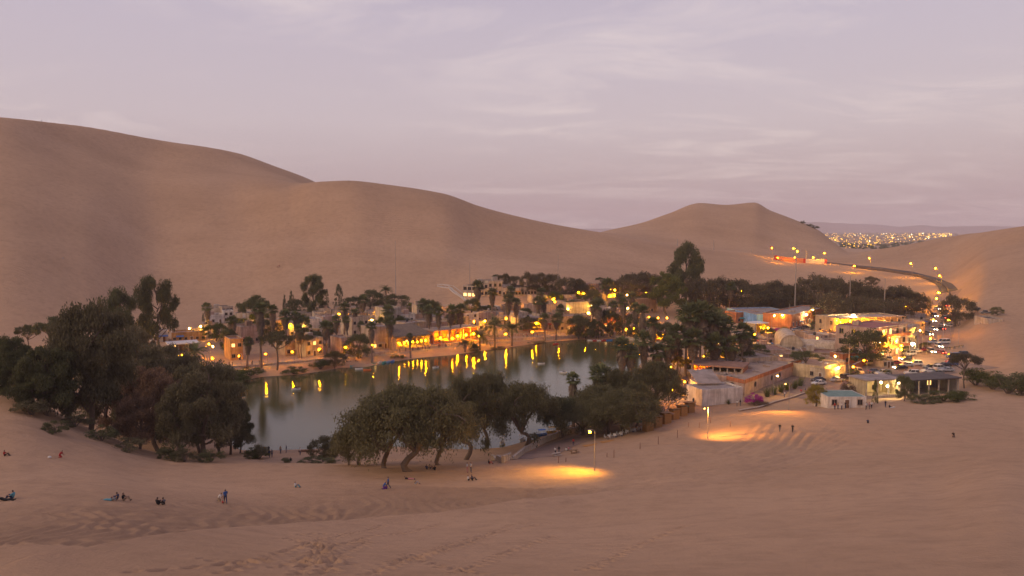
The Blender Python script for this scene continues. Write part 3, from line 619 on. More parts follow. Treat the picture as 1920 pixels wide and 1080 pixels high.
FANS = [(440,590,652,20,'fan palm beside the lamp of the flat pink house'),(463,628,692,26,'stout shaggy fan palm on the promenade before the orange house'),(424,616,668,22,'shaggy fan palm leaning at the gable of the orange house'),(490,562,690,32,'tallest fan palm by the flat-topped dark tree'),(510,568,650,26,'thick fan palm in the pair by the flat-topped tree'),
 (560,606,672,22,'fan palm beside the bright street lamp house'),(613,598,664,30,'dark fan palm before the yellow lit facade'),(632,588,652,22,'shaggy grey fan palm by the white pole, taller of two'),(652,590,640,20,'shaggy grey fan palm by the white pole, shorter of two'),
 (697,600,680,24,'slim fan palm on the promenade beside the restaurant lamp'),(734,588,662,30,'full-crowned fan palm before the white terrace house'),(768,566,600,18,'small fan palm over the pale block houses'),
 (770,622,676,16,'short fan palm by the water before the restaurant'),(806,568,640,26,'shaggy-trunked palm of the row of four, beside the orange lamp'),(824,572,644,24,'shaggy-trunked palm of the row of four, second from the orange lamp'),(843,568,640,28,'shaggy-trunked palm of the row of four, third from the orange lamp'),(864,566,638,28,'shaggy-trunked palm of the row of four, at the far end from the lamp'),
 (668,575,625,20,'fan palm over the low pink roofs'),(676,600,640,18,'low fan palm beside the pink roofs'),
 (953,548,622,26,'tall shaggy palm below the white hillside hotel'),(968,556,620,24,'leaning shaggy palm below the white hillside hotel'),(1008,552,612,26,'shaggy palm before the columned house'),(1020,556,610,20,'shorter palm beside the columned house'),(1050,568,620,22,'shaggy palm beside the lamps of the hillside lane'),
 (1022,585,668,26,'palm on the shore before the columned porch, lighter of two'),(1042,583,672,30,'palm on the shore before the columned porch, darker of two'),(888,650,676,24,'young fan palm with feet at the waterline'),
 (1122,556,636,34,'spreading fan palm on the far promenade'),(1150,560,620,22,'slim palm over the lamp-lit terrace'),(1170,556,650,22,'upright slim palm above the curved promenade'),(1192,565,640,26,'shaggy palm beside the grey thatched roof'),
 (1205,568,690,30,'palm behind the promenade bench lamps'),(1075,694,802,34,'lone shaggy fan palm standing over the near path')]
for x, yt, yb, w, lab in FANS: tree('fan', 'frond', x, yt, yb, w, lab, 'fan palms around the lagoon')
for x, yt, yb, w, lab in [(900,612,668,52,'wide feather palm at the water before the lit porch'),(928,590,664,56,'tall feather palm in the shore clump'),(960,598,662,50,'feather palm beside the columned porch'),(365,640,696,52,'feather palm at the promenade beside the white house'),(872,632,672,34,'small feather palm at the end of the shore clump')]: tree('date', 'frond', x, yt, yb, w, lab)
# palms and trees of the near-right garden
CL = [(1165,628,742,42),(1185,640,738,40),(1208,615,726,42),(1235,640,722,40),(1262,600,712,44),(1285,562,705,56),(1312,560,704,58),(1335,575,702,56),(1362,585,700,52),(1390,600,696,46),(1300,610,716,50),(1340,620,708,50),(1375,625,706,44),(1250,625,720,40),(1400,616,690,40),(1225,590,700,30),(1320,590,696,46),(1270,630,706,40)]
for i, (x, yt, yb, w) in enumerate(CL): tree('fan', 'frond', x, yt, yb, w, 'shaggy fan palm in the dense palm garden by the lagoon head', 'fan palms in the dense garden')
tree('fan', 'frond', 1120, 676, 792, 54, 'full fan palm on the path behind the lone shaggy palm', 'fan palms around the lagoon')
tree('date', 'frond', 1290, 560, 680, 70, 'grey feather palm crowning the dense palm garden'); tree('date', 'frond', 1345, 568, 680, 66, 'second grey feather palm crowning the dense palm garden')
tree('umbrella', 'yellow', 1276, 664, 712, 40, 'lamp-lit yellowish acacia at the end of the palm garden'); tree('grove', 'green', 1345, 650, 690, 50, 'leafy garden tree under the amber lamp')
for x, y, w in ((1190,745,60),(1205,735,40),(1160,760,50),(1240,706,40),(1300,700,60),(1350,690,60),(1385,680,50)): tree('shrub', 'dark', x, y - 30, y, w, 'dark undergrowth bush below the dense palm garden', 'undergrowth of the palm garden')
# grove behind the town
tree('euca', 'dark', 1284, 458, 578, 74, 'giant eucalyptus towering over the whole grove'); tree('euca', 'green', 1250, 512, 590, 66, 'bright green dense tree at the foot of the giant eucalyptus'); tree('grove', 'grove', 1305, 515, 585, 60, 'dull green tree leaning against the giant eucalyptus')
GR = [(1168,520,560,56),(1192,508,556,64),(1215,505,560,60),(1140,520,556,40),(1330,522,590,60),(1350,512,582,56),(1385,518,585,66),(1412,528,592,60),(1440,522,586,62),(1460,520,586,60),(1438,545,588,72),(1405,552,588,56),(1490,528,586,56),(1520,508,588,66),(1545,512,594,64),(1575,514,590,66),(1600,520,596,60),(1625,528,598,56),(1560,545,606,70),(1605,550,606,60),(1650,532,600,56),(1680,530,598,60),(1705,536,596,54),(1640,555,608,66),(1690,555,606,60),(1720,548,590,46),(1500,545,586,60),(1470,548,587,50)]
for x, yt, yb, w in GR: tree('grove', 'grove', x, yt, yb, w, 'brownish green round tree in the dense grove behind the blue-walled hotel', 'trees of the grove behind the hotel')
tree('fan', 'frond', 1367, 525, 590, 26, 'single shaggy palm standing among the grove trees'); tree('grove', 'grove', 1634, 516, 538, 26, 'lone tree on the sand above the grove')
tree('umbrella', 'dark', 1125, 519, 535, 20, 'small lone bush tree on the dune above the hillside lane')
for x, yt, yb, w in [(945,510,540,28),(965,515,545,30),(992,506,552,34),(1012,508,552,38),(1035,510,556,40),(1060,515,566,46),(1080,518,566,40),(1100,530,570,40)]: tree('grove', 'grove', x, yt, yb, w, 'grey-green tree behind the white hillside hotel', 'trees behind the hillside hotel')
for x, yt, yb, w in [(930,513,525,14),(905,572,590,22),(920,570,592,26),(1085,552,576,34),(1110,540,585,36),(1085,585,640,44),(1145,575,632,44),(1180,585,636,46),(1118,595,642,30),(985,575,600,26),(1098,600,652,40),(1245,600,640,40),(1225,598,640,36)]: tree('grove', 'dark', x, yt, yb, w, 'dark leafy street tree among the lamp-lit far shore lanes', 'street trees of the far shore')
# right side
tree('grove', 'grove', 1792, 549, 612, 62, 'big dark round tree at the roadside below the dune bend')
tree('grove', 'dark', 1622, 612, 684, 84, 'bushy dark tree before the balconied hotel by the car park')
tree('umbrella', 'dark', 1511, 655, 702, 66, 'flat dark tree behind the round-windowed building')
tree('grove', 'yellow', 1530, 718, 762, 38, 'yellow-green shrub tree beside the green-roofed shed'); tree('shrub', 'magenta', 1413, 732, 758, 32, 'magenta bougainvillea against the end of the white wall')
tree('shrub', 'rust', 1590, 705, 745, 30, 'flowering oleander at the edge of the dusty car park'); tree('umbrella', 'grove', 1808, 655, 728, 54, 'bare thin spreading tree at the end of the parked cars')
for i, (x, yt, yb, w, lf) in enumerate([(1830,684,722,62,'green'),(1862,690,730,70,'green'),(1890,688,738,70,'dark'),(1915,690,742,60,'dark'),(1770,725,752,66,'green'),(1735,735,755,50,'dark'),(1800,730,750,50,'green')]): tree('shrub', lf, x, yt, yb, w, 'rounded olive bush at the edge of the sand beyond the sheds', 'bushes beyond the sheds')
tree('cone', 'green', 1640, 712, 758, 16, 'narrow leafy shrub between the green-roofed shed and kiosk'); tree('grove', 'dark', 1695, 700, 752, 34, 'shadowy tree beside the grey-roofed kiosk'); tree('grove', 'dark', 1868, 573, 592, 22, 'scrubby tree behind the shack on the dune foot')
for x, y in ((1372,748),(1438,742),(1452,738),(1464,734),(1476,730),(1490,727),(1500,722)): tree('spiky', 'green', x, y - 20, y + 2, 20, 'spiky agave in the planted strip along the round-windowed building', 'agaves along the round-windowed building')
for x, y in ((1337,756),(1352,755),(1366,758)): tree('spiky', 'dark', x, y - 12, y, 11, 'small dark agave at the foot of the white wall', 'agaves at the white wall')
tree('shrub', 'rust', 1425, 750, 760, 40, 'dry low bush below the bougainvillea'); tree('shrub', 'yellow', 1470, 608, 632, 24, 'pale lit shrub beside the pool hotel terrace'); tree('shrub', 'magenta', 1460, 612, 626, 36, 'dark red bougainvillea over the pool terrace')
for x, y, w in ((1518,425,16),(1528,428,16),(1505,419,10)): tree('shrub', 'dark', x, y - 7, y + 2, w, 'dark scrub on the shoulder of the far dune', 'scrub on the far dune', Y=1000)
for x, y, w in ((935,668,22),(1015,650,18),(1000,668,26),(925,688,14),(740,672,16),(755,674,14)): tree('shrub', 'dark', x, y - 10, y, w, 'low dark bush on the far lake bank', 'low bushes on the far bank')

_rp = random.Random(21)
for i in range(30):
    x = 400 + 840 * (i + _rp.uniform(-.4, .4)) / 30; b = 668 - (x - 400) * .075 - _rp.choice((0, 14, 28, 40)); h_ = _rp.uniform(48, 74); k = _rp.random()
    if k < .6: tree('fan', 'frond', x, b - h_, b, _rp.uniform(22, 32), 'shaggy fan palm among the houses of the far shore', 'fan palms among the far houses')
    else: tree('grove', _rp.choice(('dark', 'green', 'huarango')), x, b - h_ * .6, b, _rp.uniform(28, 48), 'leafy garden tree among the houses of the far shore', 'garden trees among the far houses')
for x, yt, yb, w in ((1420,640,676,40),(1395,650,690,44),(1440,612,640,30),(1545,640,660,26),(1600,690,706,22),(1690,640,664,26),(1660,690,704,20),(1735,640,656,20),(1360,690,716,40),(1555,595,618,30),(1530,600,620,24)): tree('grove', 'dark', x, yt, yb, w, 'dark leafy tree between the hotels and the car park', 'trees between the hotels')
# ------------------------------------------------------------------ paved and trodden sheets
def drape(name, px, m, label, cat, width, lift=.10, kind='structure', step=3.0, ends=None):
    P = [Vector(on(*p)[:2]) for p in px]; Q = []
    for a, b in zip(P, P[1:]):
        n = max(1, int((b - a).length / step)); Q += [a.lerp(b, i / n) for i in range(n)]
    Q.append(P[-1])
    for _ in range(4): Q = [Q[0]] + [(Q[i-1] + Q[i] * 2 + Q[i+1]) / 4 for i in range(1, len(Q) - 1)] + [Q[-1]]
    mb = MB(); k = 6; vs = []
    for i, p in enumerate(Q):
        t = (Q[min(i+1, len(Q)-1)] - Q[max(i-1, 0)]).normalized(); n = Vector((t.y, -t.x)); w = width(i / (len(Q) - 1)) if callable(width) else width
        for j in range(k + 1): q = p + n * w * (j / k - .5); vs.append((q.x, q.y, H(q.x, q.y) + lift))
    mb.add(vs, [(i*(k+1)+j, i*(k+1)+j+1, (i+1)*(k+1)+j+1, (i+1)*(k+1)+j) for i in range(len(Q)-1) for j in range(k)])
    o = mb.build(name, m, smooth=True); tag(o, label, cat, kind=kind); return Q
M_DIRT = mat('trodden_dirt', (.30, .20, .145), .95, .3, .35, .4, 3.0)
M_ASPH = mat('asphalt', (.085, .070, .062), .9, .3, .3, .3, 5.0)
M_PAVE = mat('paving', (.36, .27, .20), .85, .22, .5, .3, 4.0)
M_GRAVEL = mat('dusty_gravel', (.27, .185, .135), .95, .35, .5, .5, 4.0)
drape('promenade', [(372,692),(440,686),(520,681),(600,673),(700,662),(800,650),(900,640),(1000,633),(1080,628),(1150,626),(1230,634)], M_PAVE, 'paved promenade along the far lagoon shore', 'promenade', 9.0)
drape('lane', [(1215,640),(1240,660),(1262,690),(1268,725),(1275,755),(1240,772),(1185,792),(1120,812),(1040,838),(960,862)], M_DIRT, 'dirt lane round the lagoon head past the kiosks', 'lane', 8.0, lift=.08)
drape('car_park', [(1480,745),(1540,722),(1600,705),(1660,692),(1720,682),(1790,676)], M_GRAVEL, 'dusty gravel car park', 'car park', 34.0, lift=.07)
drape('main_road', [(1700,690),(1735,660),(1755,630),(1762,606),(1764,585),(1768,565),(1780,548)], M_DIRT, 'dusty main road crowded with headlights', 'road', 13.0, lift=.13)
drape('upper_road', [(1780,548),(1770,533),(1745,522),(1700,511),(1640,502),(1580,496),(1520,489),(1460,481)], M_ASPH, 'asphalt road climbing away round the dunes', 'road', 9.0, lift=.3)
drape('plaza', [(1250,742),(1285,748),(1310,752)], M_PAVE, 'lamp-lit sandy plaza beside the kiosks', 'plaza', 16.0, lift=.16)
drape('street', [(1480,640),(1515,622),(1560,606)], M_DIRT, 'dirt street beside the arched terracotta wall', 'street', 9.0)
# ------------------------------------------------------------------ plaster, roofs, glass
WALLC = dict(cream=(.55, .44, .32), white=(.64, .58, .52), pink=(.50, .34, .26), brown=(.36, .24, .17), orange=(.55, .30, .12), terracotta=(.46, .17, .08), blue=(.20, .38, .66), grey=(.40, .36, .33), sand=(.50, .38, .28), yellow=(.58, .45, .27), ochre=(.48, .35, .22), pale=(.47, .39, .32))
def wm(c):
    if 'plaster_' + c in MATS: return MATS['plaster_' + c]
    m = mat('plaster_' + c, WALLC[c], .88, .32, .45, .3, 3.0); t = m.node_tree; p = t.nodes['Principled BSDF']; src = p.inputs['Base Color'].links[0].from_socket   # rain streaks and dust
    tc = N(t, 'ShaderNodeTexCoord'); mp = N(t, 'ShaderNodeMapping'); mp.inputs['Scale'].default_value = (1.4, 1.4, .12); t.links.new(tc.outputs['Object'], mp.inputs[0]); nz = N(t, 'ShaderNodeTexNoise', Scale=1.0, Detail=6.0, Roughness=.7); t.links.new(mp.outputs[0], nz.inputs['Vector'])
    r = ramp(t, [(.38, (.62, .57, .52)), (.56, (1, 1, 1))]); t.links.new(nz.outputs[0], r.inputs[0]); mx = N(t, 'ShaderNodeMix', data_type='RGBA', blend_type='MULTIPLY'); mx.inputs['Factor'].default_value = .75; t.links.new(src, mx.inputs['A']); t.links.new(r.outputs[0], mx.inputs['B']); t.links.new(mx.outputs['Result'], p.inputs['Base Color']); return m
RF = dict(grey=mat('roof_cement', (.33, .27, .235), .9, .4, .35, .4, 3.0), dust=mat('roof_dust', (.40, .29, .215), .95, .35, .3, .4, 3.0), dark=mat('roof_dark', (.10, .085, .08), .8, .4, .6), thatch=mat('roof_thatch', (.20, .145, .10), .95, .45, 1.2, .8, 8.0), red=mat('roof_red', (.34, .13, .10), .8, .3, .6), green=mat('roof_green', (.16, .24, .19), .6, .3, .8), white=mat('roof_white', (.70, .66, .62), .7, .2, .5), rust=mat('roof_rust', (.30, .17, .12), .8, .4, .7))
M_GLASS = mat('dark_glass', (.025, .025, .03), .15, .2, 1, spec=.6)
M_LIT = glow('lit_window', (1, .55, .16), 2.6)
M_FRAME = mat('window_frame', (.30, .22, .17), .6, .2, 3)
M_FRAMEW = mat('window_frame_white', (.68, .62, .56), .6, .2, 3)
M_WOOD = mat('wood', (.26, .155, .075), .8, .35, 4.0, .4)
M_DOOR = mat('door_paint', (.16, .085, .05), .6, .3, 3)
_wc = {}
def window_mesh(w, h, lit, white, arch=False):
    k = (w, h, lit, white, arch)
    if k not in _wc:
        f = MB(); t = .12
        f.bx(-w/2 - t, -w/2, -.10, .04, 0, h); f.bx(w/2, w/2 + t, -.10, .04, 0, h)
        if arch:
            n = 8; r = w / 2
            for i in range(n):
                a0, a1 = math.pi * i / n, math.pi * (i + 1) / n; q = []
                for y in (-.10, .04):
                    for a, rr in ((a0, r), (a1, r), (a1, r + t), (a0, r + t)): q.append((rr * math.cos(a), y, h + rr * math.sin(a)))
                f.add(q, [(0, 1, 2, 3), (7, 6, 5, 4), (3, 2, 6, 7), (0, 4, 5, 1)])
            p = MB(); p.add([(-r, -.02, 0), (r, -.02, 0)] + [(r * math.cos(math.pi * i / n), -.02, h + r * math.sin(math.pi * i / n)) for i in range(n + 1)], [tuple(range(n + 3))])
        else:
            f.bx(-w/2 - t, w/2 + t, -.10, .04, h, h + t); p = MB(); p.bx(-w/2, w/2, -.025, .03, 0, h); f.bx(-.03, .03, -.06, -.026, 0, h)
        s = MB(); s.bx(-w/2 - .2, w/2 + .2, -.2, .04, -.1, -.002)
        _wc[k] = (f.mesh('window', M_FRAMEW if white else M_FRAME), p.mesh('pane', M_LIT if lit else M_GLASS), s.mesh('sill', M_FRAMEW if white else M_FRAME))
    return _wc[k]
def put_window(par, loc, rz, w, h, lit=False, white=False, arch=False, name='window'):
    f, p, s = window_mesh(w, h, lit, white, arch); o = link(name, f, par); o.location = loc; o.rotation_euler.z = rz; link('pane', p, o)
    if name == 'window': link('sill', s, o)
    return o
_dm = None
def put_door(par, loc, rz):
    global _dm
    if _dm is None:
        d = MB(); d.bx(-.5, .5, -.05, .02, 0, 2.1); h = MB(); h.bx(.34, .42, -.11, -.051, .95, 1.1); fr = MB(); fr.bx(-.62, -.5, -.1, .02, 0, 2.1); fr.bx(.5, .62, -.1, .02, 0, 2.1); fr.bx(-.62, .62, -.1, .02, 2.1, 2.22)
        _dm = (d.mesh('door', M_DOOR), h.mesh('handle', M_FRAMEW), fr.mesh('door_frame', M_FRAMEW))
    o = link('door', _dm[0], par); o.location = loc; o.rotation_euler.z = rz; link('handle', _dm[1], o); link('door_frame', _dm[2], o); return o
BUILD = []; _rb = random.Random(77)
AWN = [mat('awning_' + k, c, .85, .2, 2) for k, c in dict(red=(.36, .06, .04), teal=(.05, .24, .27), orange=(.52, .20, .04), blue=(.08, .14, .34), straw=(.42, .30, .15)).items()]
def frame_at(a, b, depth, dz=0.3):
    A, B = on(*a), on(*b); d = Vector((B.x - A.x, B.y - A.y)); w = d.length; rz = math.atan2(d.y, d.x); n = Vector((-math.sin(rz), math.cos(rz)))
    zs = [A.z, B.z]; return A, w, rz, min(zs), n
def shell(mb, w, d, h, par=.5, t=.22, z0=-1.5):
    """four walls with a parapet, open on top"""
    for x0, x1, y0, y1 in ((0, w, 0, t), (0, w, d - t, d), (0, t, t, d - t), (w - t, w, t, d - t)): mb.bx(x0, x1, y0, y1, z0, h)
def building(label, a, b, top, depth, wall='cream', roof='dust', rows=1, cols=3, lit=(), left=0, right=0, door=True, par=.45, name='flat_roofed_house', cat='building', group=None, ww=1.1, wh=1.2, arch=False, white=False, coping=True):
    A, w, rz, z0, n = frame_at(a, b, depth); h = at(a[0], top, A.y).z - z0
    h = max(h, 2.4); o = empty(name, (A.x, A.y, z0), rz)
    mb = MB(); shell(mb, w, depth, h); mb.build('wall', wm(wall), o)
    r = MB(); r.bx(.22, w - .22, .22, depth - .22, h - par - .25, h - par); ro = r.build('roof', RF[roof], o)
    if coping:
        c = MB(); e = .06
        for x0, x1, y0, y1 in ((-e, w + e, -e, .28), (-e, w + e, depth - .28, depth + e), (-e, .28, .28, depth - .28), (w - .28, w + e, .28, depth - .28)): c.bx(x0, x1, y0, y1, h + .002, h + .12)
        c.build('coping', wm('pale' if wall != 'white' else 'white'), ro)
    fh = h / rows
    for r_ in range(rows):
        zb = fh * r_ + min(.95, fh * .32)
        for c_ in range(cols):
            if rows and door and r_ == 0 and c_ == cols // 2: continue
            put_window(o, (w * (c_ + .5) / cols, 0, zb), 0, min(ww, w / cols * .7), min(wh, fh * .5), (r_, c_) in lit, white, arch)
        for sd, cnt in ((0, left), (1, right)):
            for c_ in range(cnt): put_window(o, (0 if sd == 0 else w, depth * (c_ + .5) / cnt, zb), -math.pi/2 if sd == 0 else math.pi/2, min(ww, depth / cnt * .7), min(wh, fh * .5), False, white, arch)
    if door and h > 2.3: put_door(o, (w * (cols // 2 + .5) / max(cols, 1), 0, 0), 0)
    q = _rb.random(); big = w > 6 and roof != 'green' and cols > 0
    if big and cols >= 2 and h / rows > 2.4 and q < .55:          # shop awning
        am = AWN[_rb.randrange(len(AWN))]; x0 = _rb.uniform(.1, .4) * w; x1 = min(w - .2, x0 + _rb.uniform(2, 4.5)); zt = min(h / rows, 3.0) - .25; m = MB(); m.add([(x0, -.08, zt), (x1, -.08, zt), (x1, -1.5, zt - .5), (x0, -1.5, zt - .5), (x0, -.08, zt + .06), (x1, -.08, zt + .06), (x1, -1.5, zt - .44), (x0, -1.5, zt - .44)], [(0,1,2,3),(7,6,5,4),(3,2,6,7),(0,3,7,4),(1,5,6,2)]); m.build('awning', am, o)
    if big and depth > 6 and _rb.random() < .5:         # stair hut on the roof
        x0 = _rb.uniform(.4, w - 3.4); y0 = _rb.uniform(1.5, depth - 4); hh_ = _rb.uniform(1.6, 2.4); m = MB(); m.bx(x0, x0 + _rb.uniform(1.8, 2.8), y0, y0 + _rb.uniform(1.8, 2.6), h - par + .003, h - par + hh_); m.build('stair_hut', wm(_rb.choice(('sand', 'pink', 'pale', 'brown'))), ro)
    if big and _rb.random() < .6:                       # loose boards, crates, planters kept on the roof
        m = MB()
        for k in range(_rb.randrange(3, 8)): m.box((_rb.uniform(.8, w - .8), _rb.uniform(.8, depth - .8), h - par + .16), (_rb.uniform(.3, 1.8), _rb.uniform(.2, .8), .3), 0, _rb.uniform(0, 3))
        m.build('roof_clutter', RF[_rb.choice(('grey', 'rust', 'dark', 'white'))], ro)
    tag(o, label, cat, group); BUILD.append((o, w, depth, h, rz)); return o
def open_porch(label, a, b, top, depth, posts=5, roof='dust', back='ochre', name='open_fronted_restaurant', cat='restaurant', post='pale', thick=.35, rail=True, tilt=0.0):
    A, w, rz, z0, n = frame_at(a, b, depth); h = at(a[0], top, A.y).z - z0; h = max(h, 2.8); o = empty(name, (A.x, A.y, z0), rz)
    m = MB(); m.bx(0, w, depth - .25, depth, -1.5, h - thick - .002); m.bx(0, .25, .4, depth - .251, -1.5, h - thick - .002); m.bx(w - .25, w, .4, depth - .251, -1.5, h - thick - .002); m.build('wall', wm(back), o)
    m = MB(); m.add([(-.4, -.8, h - thick), (w + .4, -.8, h - thick), (w + .4, depth + .3, h - thick + tilt), (-.4, depth + .3, h - thick + tilt), (-.4, -.8, h), (w + .4, -.8, h), (w + .4, depth + .3, h + tilt), (-.4, depth + .3, h + tilt)], [(3, 2, 1, 0), (4, 5, 6, 7), (0, 1, 5, 4), (1, 2, 6, 5), (2, 3, 7, 6), (3, 0, 4, 7)]); m.build('roof', RF[roof], o)
    m = MB(); m.bx(0, w, -.5, depth - .26, -1.2, .12); m.build('floor', M_PAVE, o)
    pm = MB(); pm.bx(-.16, .16, -.16, .16, .122, h - thick - .004); pm = pm.mesh('post', wm(post))
    for i in range(posts): q = link('post', pm, o); q.location = (.2 + (w - .4) * i / (posts - 1), -.15, 0)
    if rail: m = MB(); m.bx(.4, w - .4, -.2, -.06, .13, .85); m.build('low_wall', wm('terracotta' if rail == 2 else 'pale'), o)
    nd = max(2, int(w / 5))
    for i in range(nd): put_window(o, (w * (i + .5) / nd, depth - .25, .9), 0, 1.4, 1.3, i % 2 == 0, False)
    tag(o, label, cat); BUILD.append((o, w, depth, h, rz)); return o
# ---- houses of the far shore
building('white boxy house on the dune foot beside the small cypress', (393,608), (420,606), 591, 9, 'white', 'dust', 1, 2)
building('taller white cube house at the dune foot', (420,605), (438,604), 584, 8, 'white', 'dust', 2, 2, door=False)
building('white walled house among the eucalyptus', (284,642), (316,640), 622, 10, 'white', 'grey', 1, 2)
building('long orange house with small square windows', (322,642), (386,638), 624, 9, 'orange', 'rust', 1, 6, ww=.9, wh=.9)  # orange tone lies in the wall colour
open_porch('white flat-roofed porch beside the long orange house', (316,664), (372,660), 645, 8, 4, 'white', 'brown', rail=False)
building('tall orange gable-side house behind the stout palm', (432,676), (456,674), 636, 10, 'orange', 'rust', 2, 2, lit=((1, 0),))
building('flat pink house carrying a bright street lamp', (452,646), (488,642), 613, 10, 'pink', 'dust', 1, 3)
building('narrow pink wall house beside the thick fan palms', (512,632), (532,630), 601, 9, 'pink', 'dust', 2, 2)
building('small white house between two lamps', (543,632), (563,630), 606, 8, 'white', 'grey', 1, 2)
building('low white house with a dark square window', (577,628), (604,626), 599, 9, 'white', 'grey', 1, 2)
building('wide brown-roofed house behind the white ones', (545,606), (602,603), 589, 12, 'sand', 'thatch', 1, 4)
building('amber-lit facade with tall dark doors behind the dark fan palm', (574,670), (606,665), 636, 12, 'yellow', 'rust', 2, 3, lit=((1, 1),))
building('low cream block house behind the slim promenade palm', (660,630), (692,626), 596, 9, 'cream', 'dust', 2, 3)
building('small sand-coloured house below the round dune trees', (640,598), (668,597), 577, 9, 'sand', 'dust', 1, 3)
building('stepped white two-storey house with a roof terrace', (722,625), (752,622), 578, 10, 'pale', 'dust', 2, 3)
building('lower white wing of the stepped terrace house', (752,622), (779,620), 590, 9, 'white', 'dust', 2, 2, white=True)
building('pale block house under the shaggy palm row', (782,606), (806,604), 573, 9, 'pale', 'dust', 2, 2)
building('beige walled house beside the lit restaurant', (698,656), (738,652), 614, 9, 'sand', 'grey', 1, 4, lit=((0, 0), (0, 3)))
building('low terracotta-tinged house behind the palm row', (806,634), (838,630), 606, 10, 'pink', 'dust', 1, 3)
building('dusty flat house above the long porch', (838,622), (880,617), 598, 12, 'sand', 'dust', 1, 4)
building('wide dusty flat house beside the white container', (880,606), (930,602), 588, 12, 'pink', 'dust', 1, 4)
open_porch('dark thatched restaurant with rows of yellow lamps', (742,660), (806,651), 632, 13, 6, 'thatch', 'brown', rail=2, thick=.6, tilt=3.2)
open_porch('long low porch with pink balustrade beside the feather palms', (812,646), (896,636), 620, 9, 7, 'dust', 'terracotta', rail=2)
open_porch('white-columned porch of the old house', (978,621), (1016,618), 597, 8, 4, 'grey', 'ochre', rail=2)
building('pillared upper house behind the white-columned porch', (962,612), (990,610), 587, 10, 'pale', 'dust', 1, 4, white=True)
building('low sand house beside the pillared upper house', (1016,618), (1046,616), 590, 10, 'sand', 'dust', 1, 3)
building('amber-lit long wall house on the promenade corner', (1048,622), (1108,617), 594, 10, 'ochre', 'dust', 1, 5, lit=((0, 1), (0, 4)))
building('long slab-roofed house above the amber-lit wall', (1062,596), (1114,592), 567, 12, 'sand', 'grey', 1, 5)
building('small terracotta house on the curved promenade', (1130,618), (1165,616), 592, 9, 'terracotta', 'dust', 1, 3, lit=((0, 0),))
building('grey stone-roofed house beside the slim palms', (1168,590), (1230,586), 562, 14, 'brown', 'thatch', 1, 4)
building('terracotta wall house at the dune lane', (1182,566), (1214,564), 551, 10, 'terracotta', 'dust', 1, 3)
building('red-trimmed gatehouse at the dune foot', (1092,549), (1124,547), 533, 8, 'pink', 'red', 1, 3, white=True)
open_porch('yellow-lit arcade on the curved promenade', (1166,630), (1196,628), 611, 7, 4, 'dust', 'yellow')
open_porch('long amber arcade behind the palm garden', (1200,634), (1262,638), 617, 8, 7, 'dust', 'yellow')
building('low brown shed roofed house in the left wood', (22,690), (72,688), 668, 9, 'brown', 'grey', 1, 3, lit=((0, 2),))
building('dusty house at the end of the hillside lane', (1000,598), (1046,594), 572, 10, 'pink', 'dust', 1, 4)
building('small dark-windowed house among street trees', (1120,606), (1150,604), 580, 9, 'pale', 'dust', 1, 3)
building('little sand house on the upper lane', (1130,572), (1160,570), 553, 9, 'sand', 'dust', 1, 2)
building('flat house of pink plaster below the conifer', (606,616), (640,613), 594, 9, 'pink', 'rust', 1, 3)
building('pale flat house behind the amber facade', (690,606), (720,603), 584, 9, 'pale', 'dust', 1, 3)
building('narrow ochre house beside the leaning acacia', (535,668), (560,665), 640, 8, 'ochre', 'dust', 1, 2)
building('low pink house beside the promenade lamps', (640,664), (664,661), 634, 8, 'pink', 'dust', 1, 2)
building('brown flat house under the flat-topped tree', (488,628), (512,626), 606, 8, 'brown', 'dust', 1, 2)
building('sand-coloured house behind the thatched restaurant', (762,640), (800,636), 606, 9, 'sand', 'grey', 1, 3)
# ---- white hillside hotel
hh = building('long cream hillside hotel wing with two rows of dark windows', (893,556), (915,555), 531, 11, 'cream', 'dust', 2, 3, door=False, ww=1.3, wh=1.6)
building('cream hillside hotel block with six dark windows', (915,555), (942,553), 527, 12, 'cream', 'dust', 2, 3, door=False, ww=1.3, wh=1.6)
building('glazed dark-fronted end block of the hillside hotel', (868,558), (893,557), 535, 10, 'pale', 'dust', 2, 3, lit=((0, 0), (0, 1), (0, 2)), door=False, ww=2.2, wh=2.0)
building('long low hotel wing stepping down the hillside', (942,556), (1006,553), 540, 8, 'cream', 'dust', 1, 11, door=False, ww=1.0, wh=1.4)
building('white roofed block behind the low hotel wing', (942,546), (964,545), 533, 8, 'white', 'white', 1, 3, door=False)
building('white walled box house on the slope below the hotel', (902,587), (938,585), 576, 7, 'white', 'white', 1, 2, white=True)
